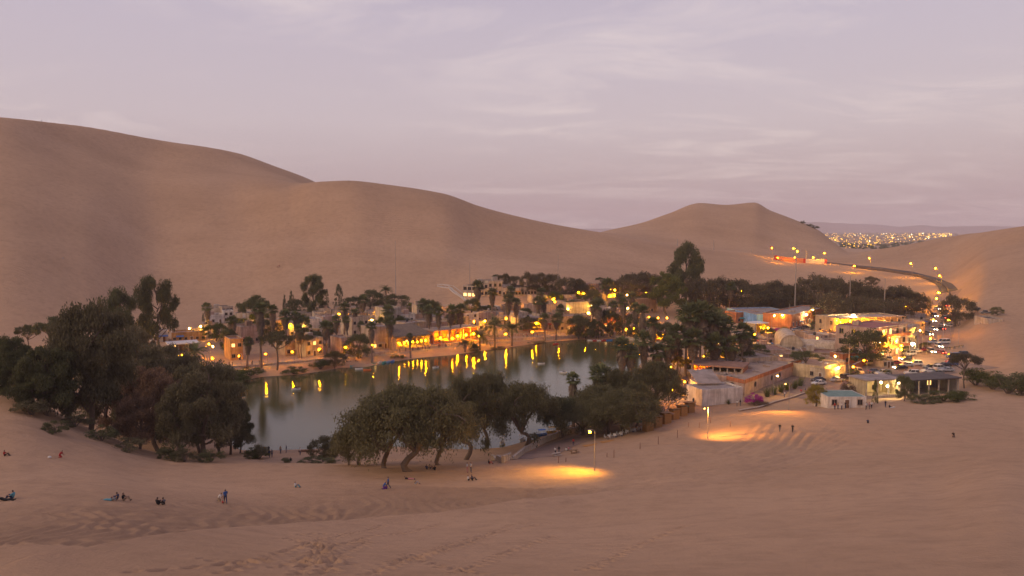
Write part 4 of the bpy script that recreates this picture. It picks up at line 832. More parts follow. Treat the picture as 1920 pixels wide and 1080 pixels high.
# ---- right-hand quarter
building('blue-walled hotel with a flat dusty roof', (1418,612), (1505,610), 590, 34, 'blue', 'grey', 1, 2, door=False)
tr = building('terracotta hotel wing with a row of white arched windows', (1484,616), (1553,598), 590, 14, 'terracotta', 'grey', 1, 12, white=True, arch=True, ww=1.1, wh=1.3)
open_porch('small yellow awning bar beside the blue wall', (1416,628), (1438,626), 606, 6, 3, 'white', 'yellow', name='awning_bar', cat='bar')
building('brown house behind the terracotta wing', (1380,606), (1424,604), 586, 10, 'terracotta', 'dust', 1, 4, lit=((0, 1), (0, 2)))
building('two-storey motel with lamp-lit balconies', (1568,632), (1690,626), 597, 14, 'ochre', 'dust', 2, 9, left=2,  lit=((0, 1), (1, 3), (1, 6)), ww=1.3, wh=1.6)
def motel_balcony(a, b, top, n, label):
    A, w, rz, z0, nn = frame_at(a, b, 2); h = at(a[0], top, A.y).z - z0; o = empty('balcony_gallery', (A.x, A.y, z0), rz)
    for k in (0, 1):
        s = MB(); s.bx(0, w, -1.9, -.02, h * (.5 + .5 * k) - .25, h * (.5 + .5 * k) - .02); s.build('slab', wm('sand'), o)
        r = MB(); r.bx(0, w, -1.9, -1.78, h * .5 * k + .001, h * .5 * k + (.9 if k else .02)); r.build('railing', wm('ochre'), o)
    pm = MB(); pm.bx(-.14, .14, -1.89, -1.61, -1.0, h - .26); pm = pm.mesh('pillar', wm('sand'))
    for i in range(n): q = link('pillar', pm, o); q.location = (w * (i + .02) / (n - .96), 0, 0)
    tag(o, label, 'balcony')
motel_balcony((1568,633), (1690,627), 596, 10, 'pillared gallery along the front of the two-storey motel')
def arcade_wall():
    A, w, rz, z0, nn = frame_at((1530,634), (1612,640), 2); o = empty('arched_garden_wall', (A.x, A.y, z0), rz); m = MB(); m.bx(0, w, 0, .35, -.5, 2.6); m.build('wall', wm('white'), o)
    for i in range(6): put_window(o, (w * (i + .5) / 6, 0, .02), 0, 1.2, 1.1, False, True, True, name='arched_opening')
    tag(o, 'white garden wall with dark arched openings before the motel', 'wall')
arcade_wall()
def vault(label, a, b, ptop, depth, col, name='barrel_vault_hall', opening=False, ribs=True, wid=None, rot=None):
    """barrel-vaulted hall: end wall between a and b, barrel running away from it"""
    A, w, rz, z0, nn = frame_at(a, b, depth); w = wid or w; rz = rz if rot is None else rot; r = w / 2; hw = max(.6, at((a[0] + b[0]) / 2, ptop, A.y).z - z0 - r * .92); o = empty(name, (A.x, A.y, z0), rz); n = 18
    arc = [(r - r * math.cos(math.pi * i / n), hw + r * .92 * math.sin(math.pi * i / n)) for i in range(n + 1)]
    prof = [(0, -1.2)] + arc + [(w, -1.2)]; m = MB(); k = len(prof)
    m.add([(x, 0, z) for x, z in prof] + [(x, depth, z) for x, z in prof], [(i, i + 1, k + i + 1, k + i) for i in range(k - 1)] + [tuple(range(k, 2 * k))]); b_ = m.build('vault', wm(col), o)
    f = MB(); f.add([(x, .02, z) for x, z in prof], [tuple(range(k))[::-1]]); f.build('end_wall', wm('cream'), o)
    rb = MB(); rb.add([(x, -.12, z) for x, z in arc] + [(r + (x - r) * 1.07, -.12, hw + (z - hw) * 1.07) for x, z in arc] + [(r + (x - r) * 1.07, .3, hw + (z - hw) * 1.07) for x, z in arc], [(i, n + 1 + i, n + 2 + i, i + 1) for i in range(n)] + [(n + 1 + i, 2 * n + 2 + i, 2 * n + 3 + i, n + 2 + i) for i in range(n)]); rb.build('arch_rim', wm('sand'), o)
    if ribs:
        rm = MB(); rm.bx(-.09, .09, -.26, -.121, 0, .5); rm = rm.mesh('voussoir', wm('sand'))
        for i in range(1, 24): an = math.pi * i / 24; q = link('voussoir', rm, o); q.location = (r - r * math.cos(an) * .97, 0, hw + r * .9 * math.sin(an)); q.rotation_euler.y = an - math.pi / 2
    if opening:
        d = MB(); q = [(r + (x - r) * .62, z0_ if False else hw + (z - hw) * .62) for x, z in arc]; z0_ = 0
        d.add([(q[0][0], -.03, 0)] + [(x, -.03, z) for x, z in q] + [(q[-1][0], -.03, 0)], [tuple(range(len(q) + 2))[::-1]]); d.build('arched_door', M_DOOR, o)
    tag(o, label, 'hall'); return o
vault('cream barrel-vaulted hall with ribbed arch face', (1463,662), (1504,663), 629, 24, 'cream')
vault('long lower barrel vault with a dark arched doorway', (1564,664), (1564,664), 641, 17, 'cream', opening=True, ribs=False, wid=7.0, rot=R(62))
building('flat pink-roofed range before the barrel vault', (1400,676), (1482,674), 657, 14, 'pink', 'rust', 1, 4)
building('white parapet house beside the ribbed arch', (1430,664), (1460,663), 649, 9, 'white', 'grey', 1, 2)
building('low brown range before the long vault', (1504,676), (1582,678), 660, 10, 'brown', 'rust', 1, 4)
# round-windowed building
def round_window_building():
    A = on(1395, 742); B = on(1502, 698); C = on(1362, 735); d = Vector((B.x - A.x, B.y - A.y)); rz = math.atan2(d.y, d.x); w = d.length; z0 = A.z; h = at(1395, 713, A.y).z - z0
    o = empty('round_windowed_building', (A.x, A.y, z0), rz); rot = Matrix.Rotation(-rz, 2); c = rot @ Vector((C.x - A.x, C.y - A.y)); P = [(0, 0), (w, 0), (w, 16), (c.x + 3, 18), (c.x, c.y)]
    m = MB(); n = len(P); t = .3; cx = sum(p[0] for p in P) / n; cy_ = sum(p[1] for p in P) / n; I = [(x + (cx - x) * .03, y + (cy_ - y) * .05) for x, y in P]
    for i in range(n):
        j = (i + 1) % n; a, b, e, f = P[i], P[j], I[j], I[i]
        m.add([(*a, -1.5), (*b, -1.5), (*b, h), (*a, h), (*f, h - .9), (*e, h - .9), (*e, h), (*f, h)], [(0, 1, 2, 3), (3, 2, 6, 7), (7, 6, 5, 4)])
    m.build('wall', wm('pink'), o); r = MB(); r.prism(I, h - 1.1, h - .9); r.build('roof', RF['dust'], o)
    bnd = MB()
    for i in (0, 4):
        j = (i + 1) % n; a, b = Vector(P[i]), Vector(P[j]); q = (b - a).normalized(); nn = Vector((q.y, -q.x)) * .08; bnd.add([(*(a + nn), h - 1.0), (*(b + nn), h - 1.0), (*(b + nn), h + .15), (*(a + nn), h + .15), (*a, h - 1.0), (*b, h - 1.0), (*b, h + .15), (*a, h + .15)], [(0, 1, 2, 3), (3, 2, 6, 7), (0, 4, 5, 1)])
    bnd.build('cornice', wm('terracotta'), o)
    def disc(par, p, ang, rr=.75):
        e = link('round_window', _rw[0], par); e.location = p; e.rotation_euler.z = ang; e.scale = (rr, 1, rr); link('pane', _rw[1], e)
    f = MB(); g = MB(); k = 16
    for i in range(k):
        a0, a1 = 2 * math.pi * i / k, 2 * math.pi * (i + 1) / k; f.add([(math.cos(a) * q, y, math.sin(a) * q) for y in (-.12, .02) for a, q in ((a0, 1), (a1, 1), (a1, 1.18), (a0, 1.18))], [(0, 1, 2, 3), (3, 2, 6, 7), (0, 4, 5, 1)])
    g.add([(math.cos(2 * math.pi * i / k), -.03, math.sin(2 * math.pi * i / k)) for i in range(k)], [tuple(range(k))]); _rw = (f.mesh('round_window', wm('brown')), g.mesh('pane', M_GLASS))
    for px, py in ((1421, 721), (1452, 712), (1467, 708), (1493, 700)):
        # along the long facade
        best = min((abs((lambda q: (960 + FPX * q.x / q.y) - px)(Vector((A.x, A.y)) + d * s)), s) for s in [i / 200 for i in range(201)])[1]; disc(o, (w * best, 0, h * .48), 0)
    a, b = Vector(P[4]), Vector(P[0]); q = (b - a); disc(o, (a.x + q.x * .35, a.y + q.y * .35, h * .5), math.atan2(q.y, q.x), .85)
    tag(o, 'low pink building with round porthole windows and cluttered roof', 'building')
    rr = random.Random(4)                      # heaps of rubble, planks on its roof
    for i, (u, v, s) in enumerate(((.15, 6, 1.5), (.3, 8, 2.0), (.42, 5, 1.2), (.55, 9, 1.6), (.2, 11, 1.8), (.68, 6, 1.1), (.8, 9, 1.4))):
        mb = MB()
        for k_ in range(9): mb.box((rr.gauss(0, s * .5), rr.gauss(0, s * .4), rr.uniform(0, s * .25)), (rr.uniform(.4, 1.6), rr.uniform(.2, .8), rr.uniform(.15, .5)), 0, rr.uniform(0, 3))
        q = mb.build('rubble_heap', RF['dust' if i % 2 else 'grey']); q.location = Matrix.Translation((A.x, A.y, z0)) @ (Matrix.Rotation(rz, 4, 'Z') @ Vector((w * u, v, h - .85))); q.rotation_euler.z = rz; tag(q, 'heap of rubble and boards on the porthole building roof', 'rubble', 'rubble on the roof')
round_window_building()
building('whitewashed house end with long blank wall above the agaves', (1316,762), (1392,754), 731, 8, 'white', 'grey', 1, 0, door=False, coping=False)
def slope_roof_house():
    A, w, rz, z0, nn = frame_at((1312,752), (1354,750), 10); o = empty('lean_to_house', (A.x, A.y, z0), rz); h = at(1312, 722, A.y).z - z0
    m = MB(); m.bx(0, w, 2, 9, -1, h); m.build('wall', wm('white'), o); r = MB(); r.add([(-.3, 1.2, h + .02), (w + .3, 1.2, h + .02), (w + .3, 9.6, h + 2.4), (-.3, 9.6, h + 2.4), (-.3, 1.2, h + .2), (w + .3, 1.2, h + .2), (w + .3, 9.6, h + 2.6), (-.3, 9.6, h + 2.6)], [(3, 2, 1, 0), (4, 5, 6, 7), (0, 1, 5, 4), (1, 2, 6, 5), (2, 3, 7, 6), (3, 0, 4, 7)]); r.build('roof', RF['grey'], o)
    put_window(o, (w * .5, 2, h * .4), 0, 1.0, .9); tag(o, 'lean-to house with sloping grey roof behind the white wall', 'house')
slope_roof_house()
open_porch('long pink-fasciaed terrace with grey canopy roof', (1296,716), (1392,722), 681, 9, 8, 'rust', 'terracotta', rail=False, thick=.5, name='canopied_terrace', cat='terrace')
building('flat upper roof block of the canopied terrace', (1300,702), (1388,706), 676, 8, 'brown', 'grey', 1, 7)
building('sandstone domed-roof block behind the porthole building', (1398,700), (1462,694), 672, 12, 'sand', 'dust', 1, 3)
building('small cream house with a yellow-lit shop front', (1545,712), (1585,700), 688, 12, 'yellow', 'dust', 1, 3, lit=((0, 0), (0, 1)), ww=2.2, wh=1.8)
building('cream side wing beside the yellow-lit shop', (1514,708), (1546,713), 688, 11, 'cream', 'dust', 1, 2)
building('terracotta yard range beside the parked van', (1580,684), (1646,678), 664, 6, 'terracotta', 'rust', 1, 4)
building('three-storey hotel with red roof and lit balconies', (1634,676), (1700,664), 616, 14, 'pink', 'red', 3, 5, left=3,  lit=((0, 1), (0, 3), (1, 0), (1, 3), (2, 1), (2, 2)), ww=1.5, wh=1.8)
def balcony_row():
    A, w, rz, z0, nn = frame_at((1634,677), (1700,665), 2); h = at(1634, 616, A.y).z - z0; o = empty('hotel_balcony', (A.x, A.y, z0), rz)
    for k in (1, 2):
        s = MB(); s.bx(.3, w - .3, -1.4, -.12, h / 3 * k - .18, h / 3 * k); s.build('slab', wm('pink'), o); p = MB(); p.bx(.3, w - .3, -1.4, -1.28, h / 3 * k + .002, h / 3 * k + .95); p.build('parapet', wm('terracotta'), o)
    pm = MB(); pm.bx(-.12, .12, -1.39, -1.15, -.8, h / 3 - .182); pm = pm.mesh('pillar', wm('white'))
    for i in range(4): q = link('pillar', pm, o); q.location = (.6 + (w - 1.2) * i / 3, 0, 0)
    tag(o, 'terracotta balconies on the three-storey red-roofed hotel', 'balcony')
balcony_row()
building('tall grey block beside the red-roofed hotel', (1698,662), (1722,655), 614, 11, 'grey', 'grey', 3, 2, right=2, lit=((0, 1),))
building('cluttered flat-roofed row behind the motel', (1690,632), (1734,628), 606, 12, 'sand', 'dust', 2, 4, lit=((0, 2),))
building('low green-roofed shed with whitewashed walls', (1552,766), (1624,764), 744, 8, 'white', 'green', 1, 3, par=.05, coping=False)
open_porch('grey-roofed food kiosk with bright yellow counter', (1622,748), (1686,744), 712, 7, 4, 'grey', 'yellow', name='food_kiosk', cat='kiosk')
open_porch('long dark shed roof on posts over parked cars', (1702,742), (1796,736), 712, 8, 6, 'dark', 'grey', name='car_shelter', cat='shelter', rail=False)
building('tiny white shack on the dune foot', (1826,610), (1853,608), 592, 6, 'pale', 'dark', 1, 1, name='shack')
building('dusty house at the far end of the grove', (1700,608), (1735,604), 590, 9, 'grey', 'dust', 1, 3)
building('pale tin-roofed shed among the grove trees', (1705,572), (1732,572), 562, 8, 'pale', 'green', 1, 2)

# ---- small houses packed between the named ones
_rh = random.Random(11)
def fill_house(x, y, hpx, wpx, col, roof, where):
    building(f'small flat-roofed {col} house packed {where}', (x - wpx / 2, y + _rh.uniform(-.5, 1.0)), (x + wpx / 2, y - _rh.uniform(0, 1.5)), y - hpx, _rh.uniform(6, 9), col, roof, 1 if hpx < 22 else 2, _rh.choice((2, 3, 3)), lit=((0, 0),) if _rh.random() < .3 else (), group=f'small {col} houses {where}')
for i in range(46):
    x = 395 + (1235 - 395) * (i + _rh.uniform(-.35, .35)) / 46; base = 612 if x < 800 else 606 if x < 1000 else 590
    y = base + _rh.choice((-14, -4, 6, 16)) - (x > 850) * 2; fill_house(x, y, _rh.uniform(15, 24), _rh.uniform(20, 34), _rh.choice(('sand', 'pink', 'pale', 'brown', 'white', 'cream', 'grey')), _rh.choice(('dust', 'dust', 'grey', 'rust')), 'among the far shore lanes')
for x, y, h_, w_ in ((1420,650,14,34),(1455,646,12,30),(1440,690,14,40),(1480,690,12,36),(1500,668,10,30),(1600,660,14,36),(1560,650,12,30),(1600,648,14,30),(1530,690,10,26),(1650,640,14,34),(1700,640,16,28),(1390,640,14,30),(1360,668,12,34),(1712,618,12,26),(1735,612,12,22),(1470,676,8,24),(1436,678,9,22),(1410,664,10,24),(1520,664,10,22),(1545,668,9,24),(1490,655,8,22),(1550,684,9,20),(1415,690,12,26),(1590,672,9,22),(1610,640,12,24),(1580,640,10,22),(1640,650,12,24),(1385,652,12,26),(1540,640,8,24),(1666,690,8,20),(1600,676,10,26),(1505,690,9,22),(1528,676,8,20),(1462,662,9,20),(1445,700,10,22),(1475,700,9,22),(1575,690,8,18),(1625,660,10,22),(1655,626,10,20),(1560,634,10,22),(1520,634,8,20)): fill_house(x, y, h_, w_, _rh.choice(('sand', 'pink', 'brown', 'pale')), _rh.choice(('dust', 'grey', 'rust')), 'behind the car park hotels')
# ---- water tanks and roof rooms
M_TANK = [mat('tank_black', (.04, .04, .045), .5, .2, 2), mat('tank_blue', (.08, .16, .30), .5, .2, 2), mat('tank_white', (.62, .58, .54), .5, .2, 2)]
_tank = []
for m_ in M_TANK:
    t = MB(); t.tube([(0, 0, .18), (0, 0, 1.2), (0, 0, 1.38), (0, 0, 1.46)], [.55, .55, .42, .2], 12); l_ = MB(); l_.tube([(0, 0, 1.46), (0, 0, 1.54)], .22, 10); f_ = MB(); f_.bx(-.5, .5, -.5, .5, 0, .178); _tank.append((t.mesh('tank_shell', m_, True), l_.mesh('lid', m_), f_.mesh('plinth', RF['grey'])))
for (o, w, d, h, rz) in list(BUILD):
    if o.name.startswith(('flat_roofed', 'round')) and w > 5:
        for k in range(_rh.choice((0, 0, 1))):
            i = _rh.choice((0, 0, 1, 2)); t, l_, f_ = _tank[i]; p = Matrix.Translation(o.location) @ Matrix.Rotation(rz, 4, 'Z') @ Vector((_rh.uniform(1, w - 1), _rh.uniform(1.2, d - 1.2), h - .45)); e = empty('water_tank', p)
            link('tank_shell', t, e); link('lid', l_, e); link('plinth', f_, e); c_ = ('black', 'blue', 'white')[i]; tag(e, f'{c_} plastic water tank on a flat village roof', 'water tank', f'{c_} roof tanks')
# ------------------------------------------------------------------ lamps
M_STEEL = mat('painted_steel', (.30, .25, .21), .6, .25, 3)
M_POLE = mat('concrete_pole', (.36, .30, .26), .85, .2, 2)
G_AMB = glow('amber_bulb', (1.0, .36, .0006), 1700); G_YEL = glow('yellow_bulb', (1.0, .43, .0012), 1700); G_WHT = glow('white_bulb', (1.0, .56, .06), 1200); G_BIG = glow('flood_bulb', (1.0, .78, .38), 900)
G_NEAR = glow('sodium_bulb', (1.0, .50, .012), 60)
G_HEAD = glow('headlight_glow', (1.0, .86, .58), 60); G_TAIL = glow('taillight_glow', (1.0, .05, .02), 14)
def lamp(px, py, h, label, g=G_AMB, r=.26, arm=-1, Y=None, group=None, pole=True, base=None):
    """street lamp whose bulb shows at px, py; h = height of the bulb above ground"""
    if base is not None: P = on(*base); P = Vector((P.x, P.y, P.z)); B = at(px, py, P.y); h = B.z - P.z; arm = B.x - P.x
    else:
        P = on(px, py, h, 170 if py > 600 else 300); B = Vector((P.x, P.y, P.z + h)); arm = 1.1 * arm; P = Vector((P.x - arm, P.y, H(P.x - arm, P.y))); h = B.z - P.z
    o = empty('street_lamp', P); m = MB(); m.tube([(0, 0, -.3), (0, 0, h * .6), (0, 0, h + .12)], [.09, .07, .055], 7); m.build('pole', M_STEEL, o)
    m = MB(); m.tube([(0, 0, h + .1), (arm * .35, 0, h + .38), (arm * .8, 0, h + .36), (arm, 0, h + r + .06)], [.045, .04, .04, .04], 5); m.build('arm', M_STEEL, o)
    m = MB(); m.add([(arm - r*1.3, -r, h + r*.75), (arm + r*1.3, -r, h + r*.75), (arm + r*1.3, r, h + r*.75), (arm - r*1.3, r, h + r*.75), (arm - r*.6, -r*.5, h + r*1.4), (arm + r*.6, -r*.5, h + r*1.4), (arm + r*.6, r*.5, h + r*1.4), (arm - r*.6, r*.5, h + r*1.4)], [(3,2,1,0),(4,5,6,7),(0,1,5,4),(1,2,6,5),(2,3,7,6),(3,0,4,7)]); m.build('lamp_head', M_STEEL, o)
    m = MB(); m.ball((arm, 0, h), r * .72, 0, 8, 5, (1.1, 1, 1)); m.build('bulb', g, o, True); tag(o, label, 'street lamp', group); return o
def spot(o, loc, target, watts, col, ang):
    l = bpy.data.lights.new('lamp_light', 'SPOT'); l.energy = watts; l.color = col; l.spot_size = R(ang); l.spot_blend = 1.0; l.shadow_soft_size = .12
    q = bpy.data.objects.new('lamp_light', l); COL.objects.link(q); q.parent = o; q.location = loc; q.rotation_euler = (Vector(target) - Vector(loc)).to_track_quat('-Z', 'Y').to_euler()
_near = lamp(1106, 810, 6, 'street lamp standing alone on the near sand above a glowing yellow pool', G_NEAR, .30, base=(1115, 883))
_t = on(1048, 886) - _near.location; _b = at(1106, 810, _near.location.y) - _near.location; spot(_near, _b - Vector((0, 0, .35)), _t, 12000, (1.0, .48, .03), 150)
FL = [(107,629,5,'W'),(122,650,4,'W'),(210,642,6,'A'),(216,650,4,'A'),(223,655,4,'A'),(30,667,4,'Y'),(42,687,4,'Y'),(52,699,3,'A'),(318,699,4,'A'),(341,666,4,'Y'),(399,650,6,'W'),(355,616,4,'W'),(376,612,5,'W'),(387,616,5,'W'),(464,602,6,'Y'),(392,645,5,'A'),(557,601,6,'Y'),(545,611,5,'Y'),(562,609,4,'W'),(636,589,5,'Y'),(622,628,5,'Y'),(546,644,4,'A'),(715,582,6,'Y'),(712,596,4,'W'),(812,574,6,'A'),(697,600,6,'W'),(889,603,6,'Y'),(893,617,4,'W'),(909,602,5,'Y'),(949,597,5,'Y'),(885,568,6,'Y'),(964,560,5,'Y'),(970,562,4,'Y'),(1038,561,6,'Y'),(1033,557,5,'Y'),(1040,566,4,'Y'),(1085,549,6,'Y'),(1094,550,6,'Y'),(1078,561,4,'A'),(1090,561,4,'A'),(1145,543,7,'Y'),(1153,544,7,'Y'),(1137,554,5,'Y'),(1145,555,5,'Y'),(1152,554,5,'Y'),(1176,553,6,'W'),(1212,549,7,'Y'),(1065,579,5,'W'),(1109,573,6,'W'),(1103,587,4,'W'),(1177,578,5,'W'),(1203,595,5,'Y'),(1217,595,5,'Y'),(1234,596,4,'Y'),(1251,596,4,'Y'),(1116,588,5,'A'),(1343,581,5,'Y'),(1318,546,8,'Y'),(1390,547,8,'A'),(1396,547,8,'A'),(1433,546,8,'A'),(1439,546,8,'A'),(1451,558,7,'A'),(1393,571,5,'A'),(1586,532,9,'A'),(1580,549,8,'A'),(1631,565,8,'A'),(1452,592,6,'W'),(1467,591,6,'W'),(1440,615,6,'Y'),(1415,627,6,'Y'),(1524,581,7,'W'),(1571,570,7,'A'),(1698,574,7,'A'),(1587,591,7,'W'),(1347,645,6,'W'),(1271,654,6,'W'),(1258,688,5,'Y'),(1566,668,6,'W'),(1458,705,5.5,'W'),(1651,642,6,'W'),(1712,608,8,'Y'),(1725,620,8,'W'),(1320,668,3.5,'Y'),(1350,672,3.5,'Y'),(1375,668,3.5,'Y'),(1297,662,4,'Y'),(1330,655,5,'Y'),(1284,716,4.5,'A'),(1262,730,4.5,'A'),(1620,676,5,'A'),(1690,655,6,'A'),(1600,688,5,'A'),(1750,600,7,'A'),(1778,600,7,'A'),(1745,635,6,'A')]
_gm = dict(A=G_AMB, Y=G_YEL, W=G_WHT); _gc = dict(A='amber', Y='yellow', W='whitish')
def area_of(px, py):
    if px < 260: return 'in the wood below the great dune'
    if px < 520: return 'by the orange houses of the promenade'
    if px < 700: return 'in the lanes behind the shore acacias'
    if px < 880: return 'near the thatched restaurant'
    if px < 1060: return 'below the white hillside hotel'
    if px < 1262: return 'along the curved promenade lanes'
    if px < 1400 and py > 620: return 'in the palm garden terrace'
    if py < 575: return 'among the dark grove trees'
    return 'between the hotels by the car park'
for px, py, h, c in FL: lamp(px, py, h, f'{_gc[c]} street lamp glowing {area_of(px, py)}', _gm[c], (.25 if py < 640 else .21) , arm=random.choice((-1, 1)), group=f'{_gc[c]} lamps {area_of(px, py)}')
lamp(1600, 592, 8, 'brilliant white floodlight over the two-storey motel roof', G_BIG, .75); lamp(1711, 645, 6, 'brilliant floodlight over the corner of the car park', G_BIG, .62)
for i, (px, py, h) in enumerate([(1447,465,9),(1488,466,9),(1495,471,8),(1546,475,9),(1630,484,9),(1601,499,5),(1708,494,10),(1754,503,10),(1762,517,10),(1760,549,8),(1756,560,8)]): lamp(px, py, h, 'yellow roadside lamp on the road climbing round the dunes', glow('road_bulb', (1.0, .42, .0006), 3600), .34, arm=-1, group='lamps along the climbing road')
# hanging bulbs of the restaurants and galleries
def bulb(px, py, Y, label, g, r, group):
    p = at(px, py, Y); o = empty('hanging_lamp', p); m = MB(); m.ball((0, 0, 0), r, 0, 8, 5); m.build('bulb', g, o, True); m = MB(); m.tube([(0, 0, r), (0, 0, r + 1.0)], .02, 5); m.build('cord', M_STEEL, o); tag(o, label, 'lamp', group)
def Yg(px, py): return on(px, py).y
G_STR = glow('string_bulb', (1.0, .43, .002), 110)
for px, py in ((750,645),(758,643),(766,643),(774,641),(782,641),(790,639),(798,638)): bulb(px, py, Yg(775, 656) + 5, 'yellow lamp hanging inside the thatched restaurant', G_STR, .30, 'lamps of the thatched restaurant')
for px, py in ((826,634),(842,632),(858,630),(874,628),(888,626)): bulb(px, py, Yg(850, 641) + 3, 'amber lamp hanging in the pink balustrade porch', G_AMB, .26, 'lamps of the pink balustrade porch')
for px, py in ((986,607),(1006,606)): bulb(px, py, Yg(995, 619.5) + 3, 'amber lamp hanging in the white-columned porch', G_AMB, .28, 'lamps of the columned porch')
for px, py in ((1174,617),(1188,616)): bulb(px, py, Yg(1180, 629) + 3, 'yellow lamp hanging in the short arcade', G_STR, .28, 'lamps of the short arcade')
for px, py in ((1210,623),(1224,624),(1238,625),(1252,626)): bulb(px, py, Yg(1230, 636) + 3, 'amber lamp hanging in the long arcade', G_AMB, .28, 'lamps of the long arcade')
for px, py in ((1569,601),(1576,604),(1594,602),(1625,604),(1569,614),(1594,614),(1655,604),(1650,617)): bulb(px, py, Yg(1600, 631) - 2.2, 'amber gallery lamp on the two-storey motel', G_AMB, .26, 'gallery lamps of the motel')
for px, py in ((1427,614),(1432,616)): bulb(px, py, Yg(1427, 627) + 2, 'yellow lamp hanging under the awning bar', G_STR, .28, 'lamps of the awning bar')
for px, py in ((1561,691),(1572,690)): bulb(px, py, Yg(1560, 709) - .5, 'white lamp over the yellow-lit shop front', G_WHT, .24, 'lamps of the shop front')
for px, py in ((1652,717),(1685,718),(1664,724)): bulb(px, py, Yg(1655, 746) + .5, 'bright lamp hanging at the food kiosk counter', G_BIG, .16, 'lamps of the food kiosk')
for px, py in ((1648,655),(1662,650),(1680,640),(1690,648),(1660,633)): bulb(px, py, Yg(1668, 671) - 2.0, 'warm lamp on a balcony of the red-roofed hotel', G_AMB, .24, 'balcony lamps of the red-roofed hotel')
for px, py in ((1302,700),(1318,700)): bulb(px, py, Yg(1300, 717) + 3, 'amber lamp under the canopied terrace', G_AMB, .26, 'lamps of the canopied terrace')
bulb(1512, 590, Yg(1510, 610) - 1.5, 'greenish white lamp on the arched terracotta wing', G_BIG, .30, None)
bulb(1302, 745, Yg(1300, 752) - 1, 'bright work lamp inside the teal canopy cart', G_BIG, .20, None)
# unlit posts and masts
def pole(label, px, pbase, ptop, r=.09, arm=False, Y=None, group=None, name='utility_pole', guyed=False):
    P = on(px, pbase) if Y is None else at(px, pbase, Y); 
    if Y: P.z = H(P.x, P.y)
    h = at(px, ptop, P.y).z - P.z; o = empty(name, P); m = MB(); m.tube([(0, 0, -.4), (0, 0, h * .5), (0, 0, h)], [r * 1.3, r, r * .7], 7); m.build('pole', M_POLE, o)
    m = MB()
    if arm: m.bx(-1.3, 1.3, -.06, .06, h - .6, h - .45); m.build('crossarm', M_WOOD, o)
    else: m.tube([(0, 0, h + .01), (0, 0, h + .1)], r * .8, 7); m.build('cap', M_STEEL, o)
    tag(o, label, 'pole' if name == 'utility_pole' else 'mast', group); return o
G_DIM = glow('hooded_bulb', (1.0, .45, .08), 30)
for (px, py, base, tgt, w_, lab) in ((1321, 766, (1327, 823), (1420, 802), 17000, 'hooded lamp pole on the sand between the kiosks and walkers'), (1473, 720, (1479, 769), (1400, 785), 12000, 'hooded lamp pole at the end of the agave strip')):
    q = lamp(px, py, 6, lab, G_DIM, .16, base=base); spot(q, at(px, py, q.location.y) - q.location - Vector((0, 0, .2)), on(*tgt) - q.location, w_, (1.0, .42, .06), 160)
for i in range(17):
    px = 398 + i * 50; lamp(px, 672 - (px - 398) * .083 + (-4 if px > 1000 else 0), 4.2, 'low amber lamp in the promenade lamp row by the water', G_AMB, .18, arm=-.6, group='promenade lamp row')
pole('bare concrete pole beside the yellow-lit shop', 1591, 698, 650, .16, True)
pole('white pole among the grey shaggy palms', 609, 604, 579, .25)
pole('thick white column by the street trees of the promenade', 1100, 585, 570, .9)
for px, b, t, r, l in ((1490,592,458,.30,'tall whip-like radio mast beside the blue-walled hotel'),(1592,604,515,.22,'slim mast rising from the motel roofs'),(1657,606,522,.26,'slim mast behind the motel beside the white tank'),(742,552,452,.22,'thin red and white mast on the great dune'),(881,532,492,.20,'thin mast above the hillside hotel'),(1046,560,478,.20,'thin mast among the trees behind the hillside hotel'),(1162,560,530,.3,'wooden pole on the upper lane'),(1210,556,531,.3,'wooden pole below the giant eucalyptus')): pole(l, px, b, t, r, name='radio_mast')
for px, b, t, Y in ((1338,472,450,712),(1270,462,448,702),(1512,489,470,720),(1409,474,466,735)): pole('small relay mast on the dune ridge', px, b, t, .5, Y=Y, name='radio_mast', group='relay masts on the ridge')
pole('faded pale pole on the great dune flank', 119, 508, 483, .35, Y=430, name='radio_mast')
for px, b, t in ((1534,590,566),(1705,582,560),(1690,668,628),(1768,640,600),(1797,645,616),(1515,600,588),(1480,608,570)): pole('grey street pole between the hotels and the road', px, b, t, .12, group='street poles by the hotels')
M_POST = mat('stake_wood', (.20, .10, .06), .9, .3, 5)
for px, b, t in ((1047,868,856),(1061,866,858),(1138,857,849),(1151,858,843),(1200,842,830),(1234,833,818),(1270,821,806),(1291,800,792),(1311,802,792),(1332,793,782),(1369,800,790)):
    P = on(px, b); h = at(px, t, P.y).z - P.z; o = empty('wooden_stake', P); m = MB(); m.tube([(0, 0, -.3), (.02, 0, h - .06)], [.075, .06], 6); m.build('shaft', M_POST, o); m = MB(); m.tube([(.02, 0, h - .059), (.02, 0, h + .04)], [.06, .015], 6); m.build('tip', M_POST, o); tag(o, 'short wooden stake driven into the sand below the kiosks', 'stake', 'stakes along the sand')
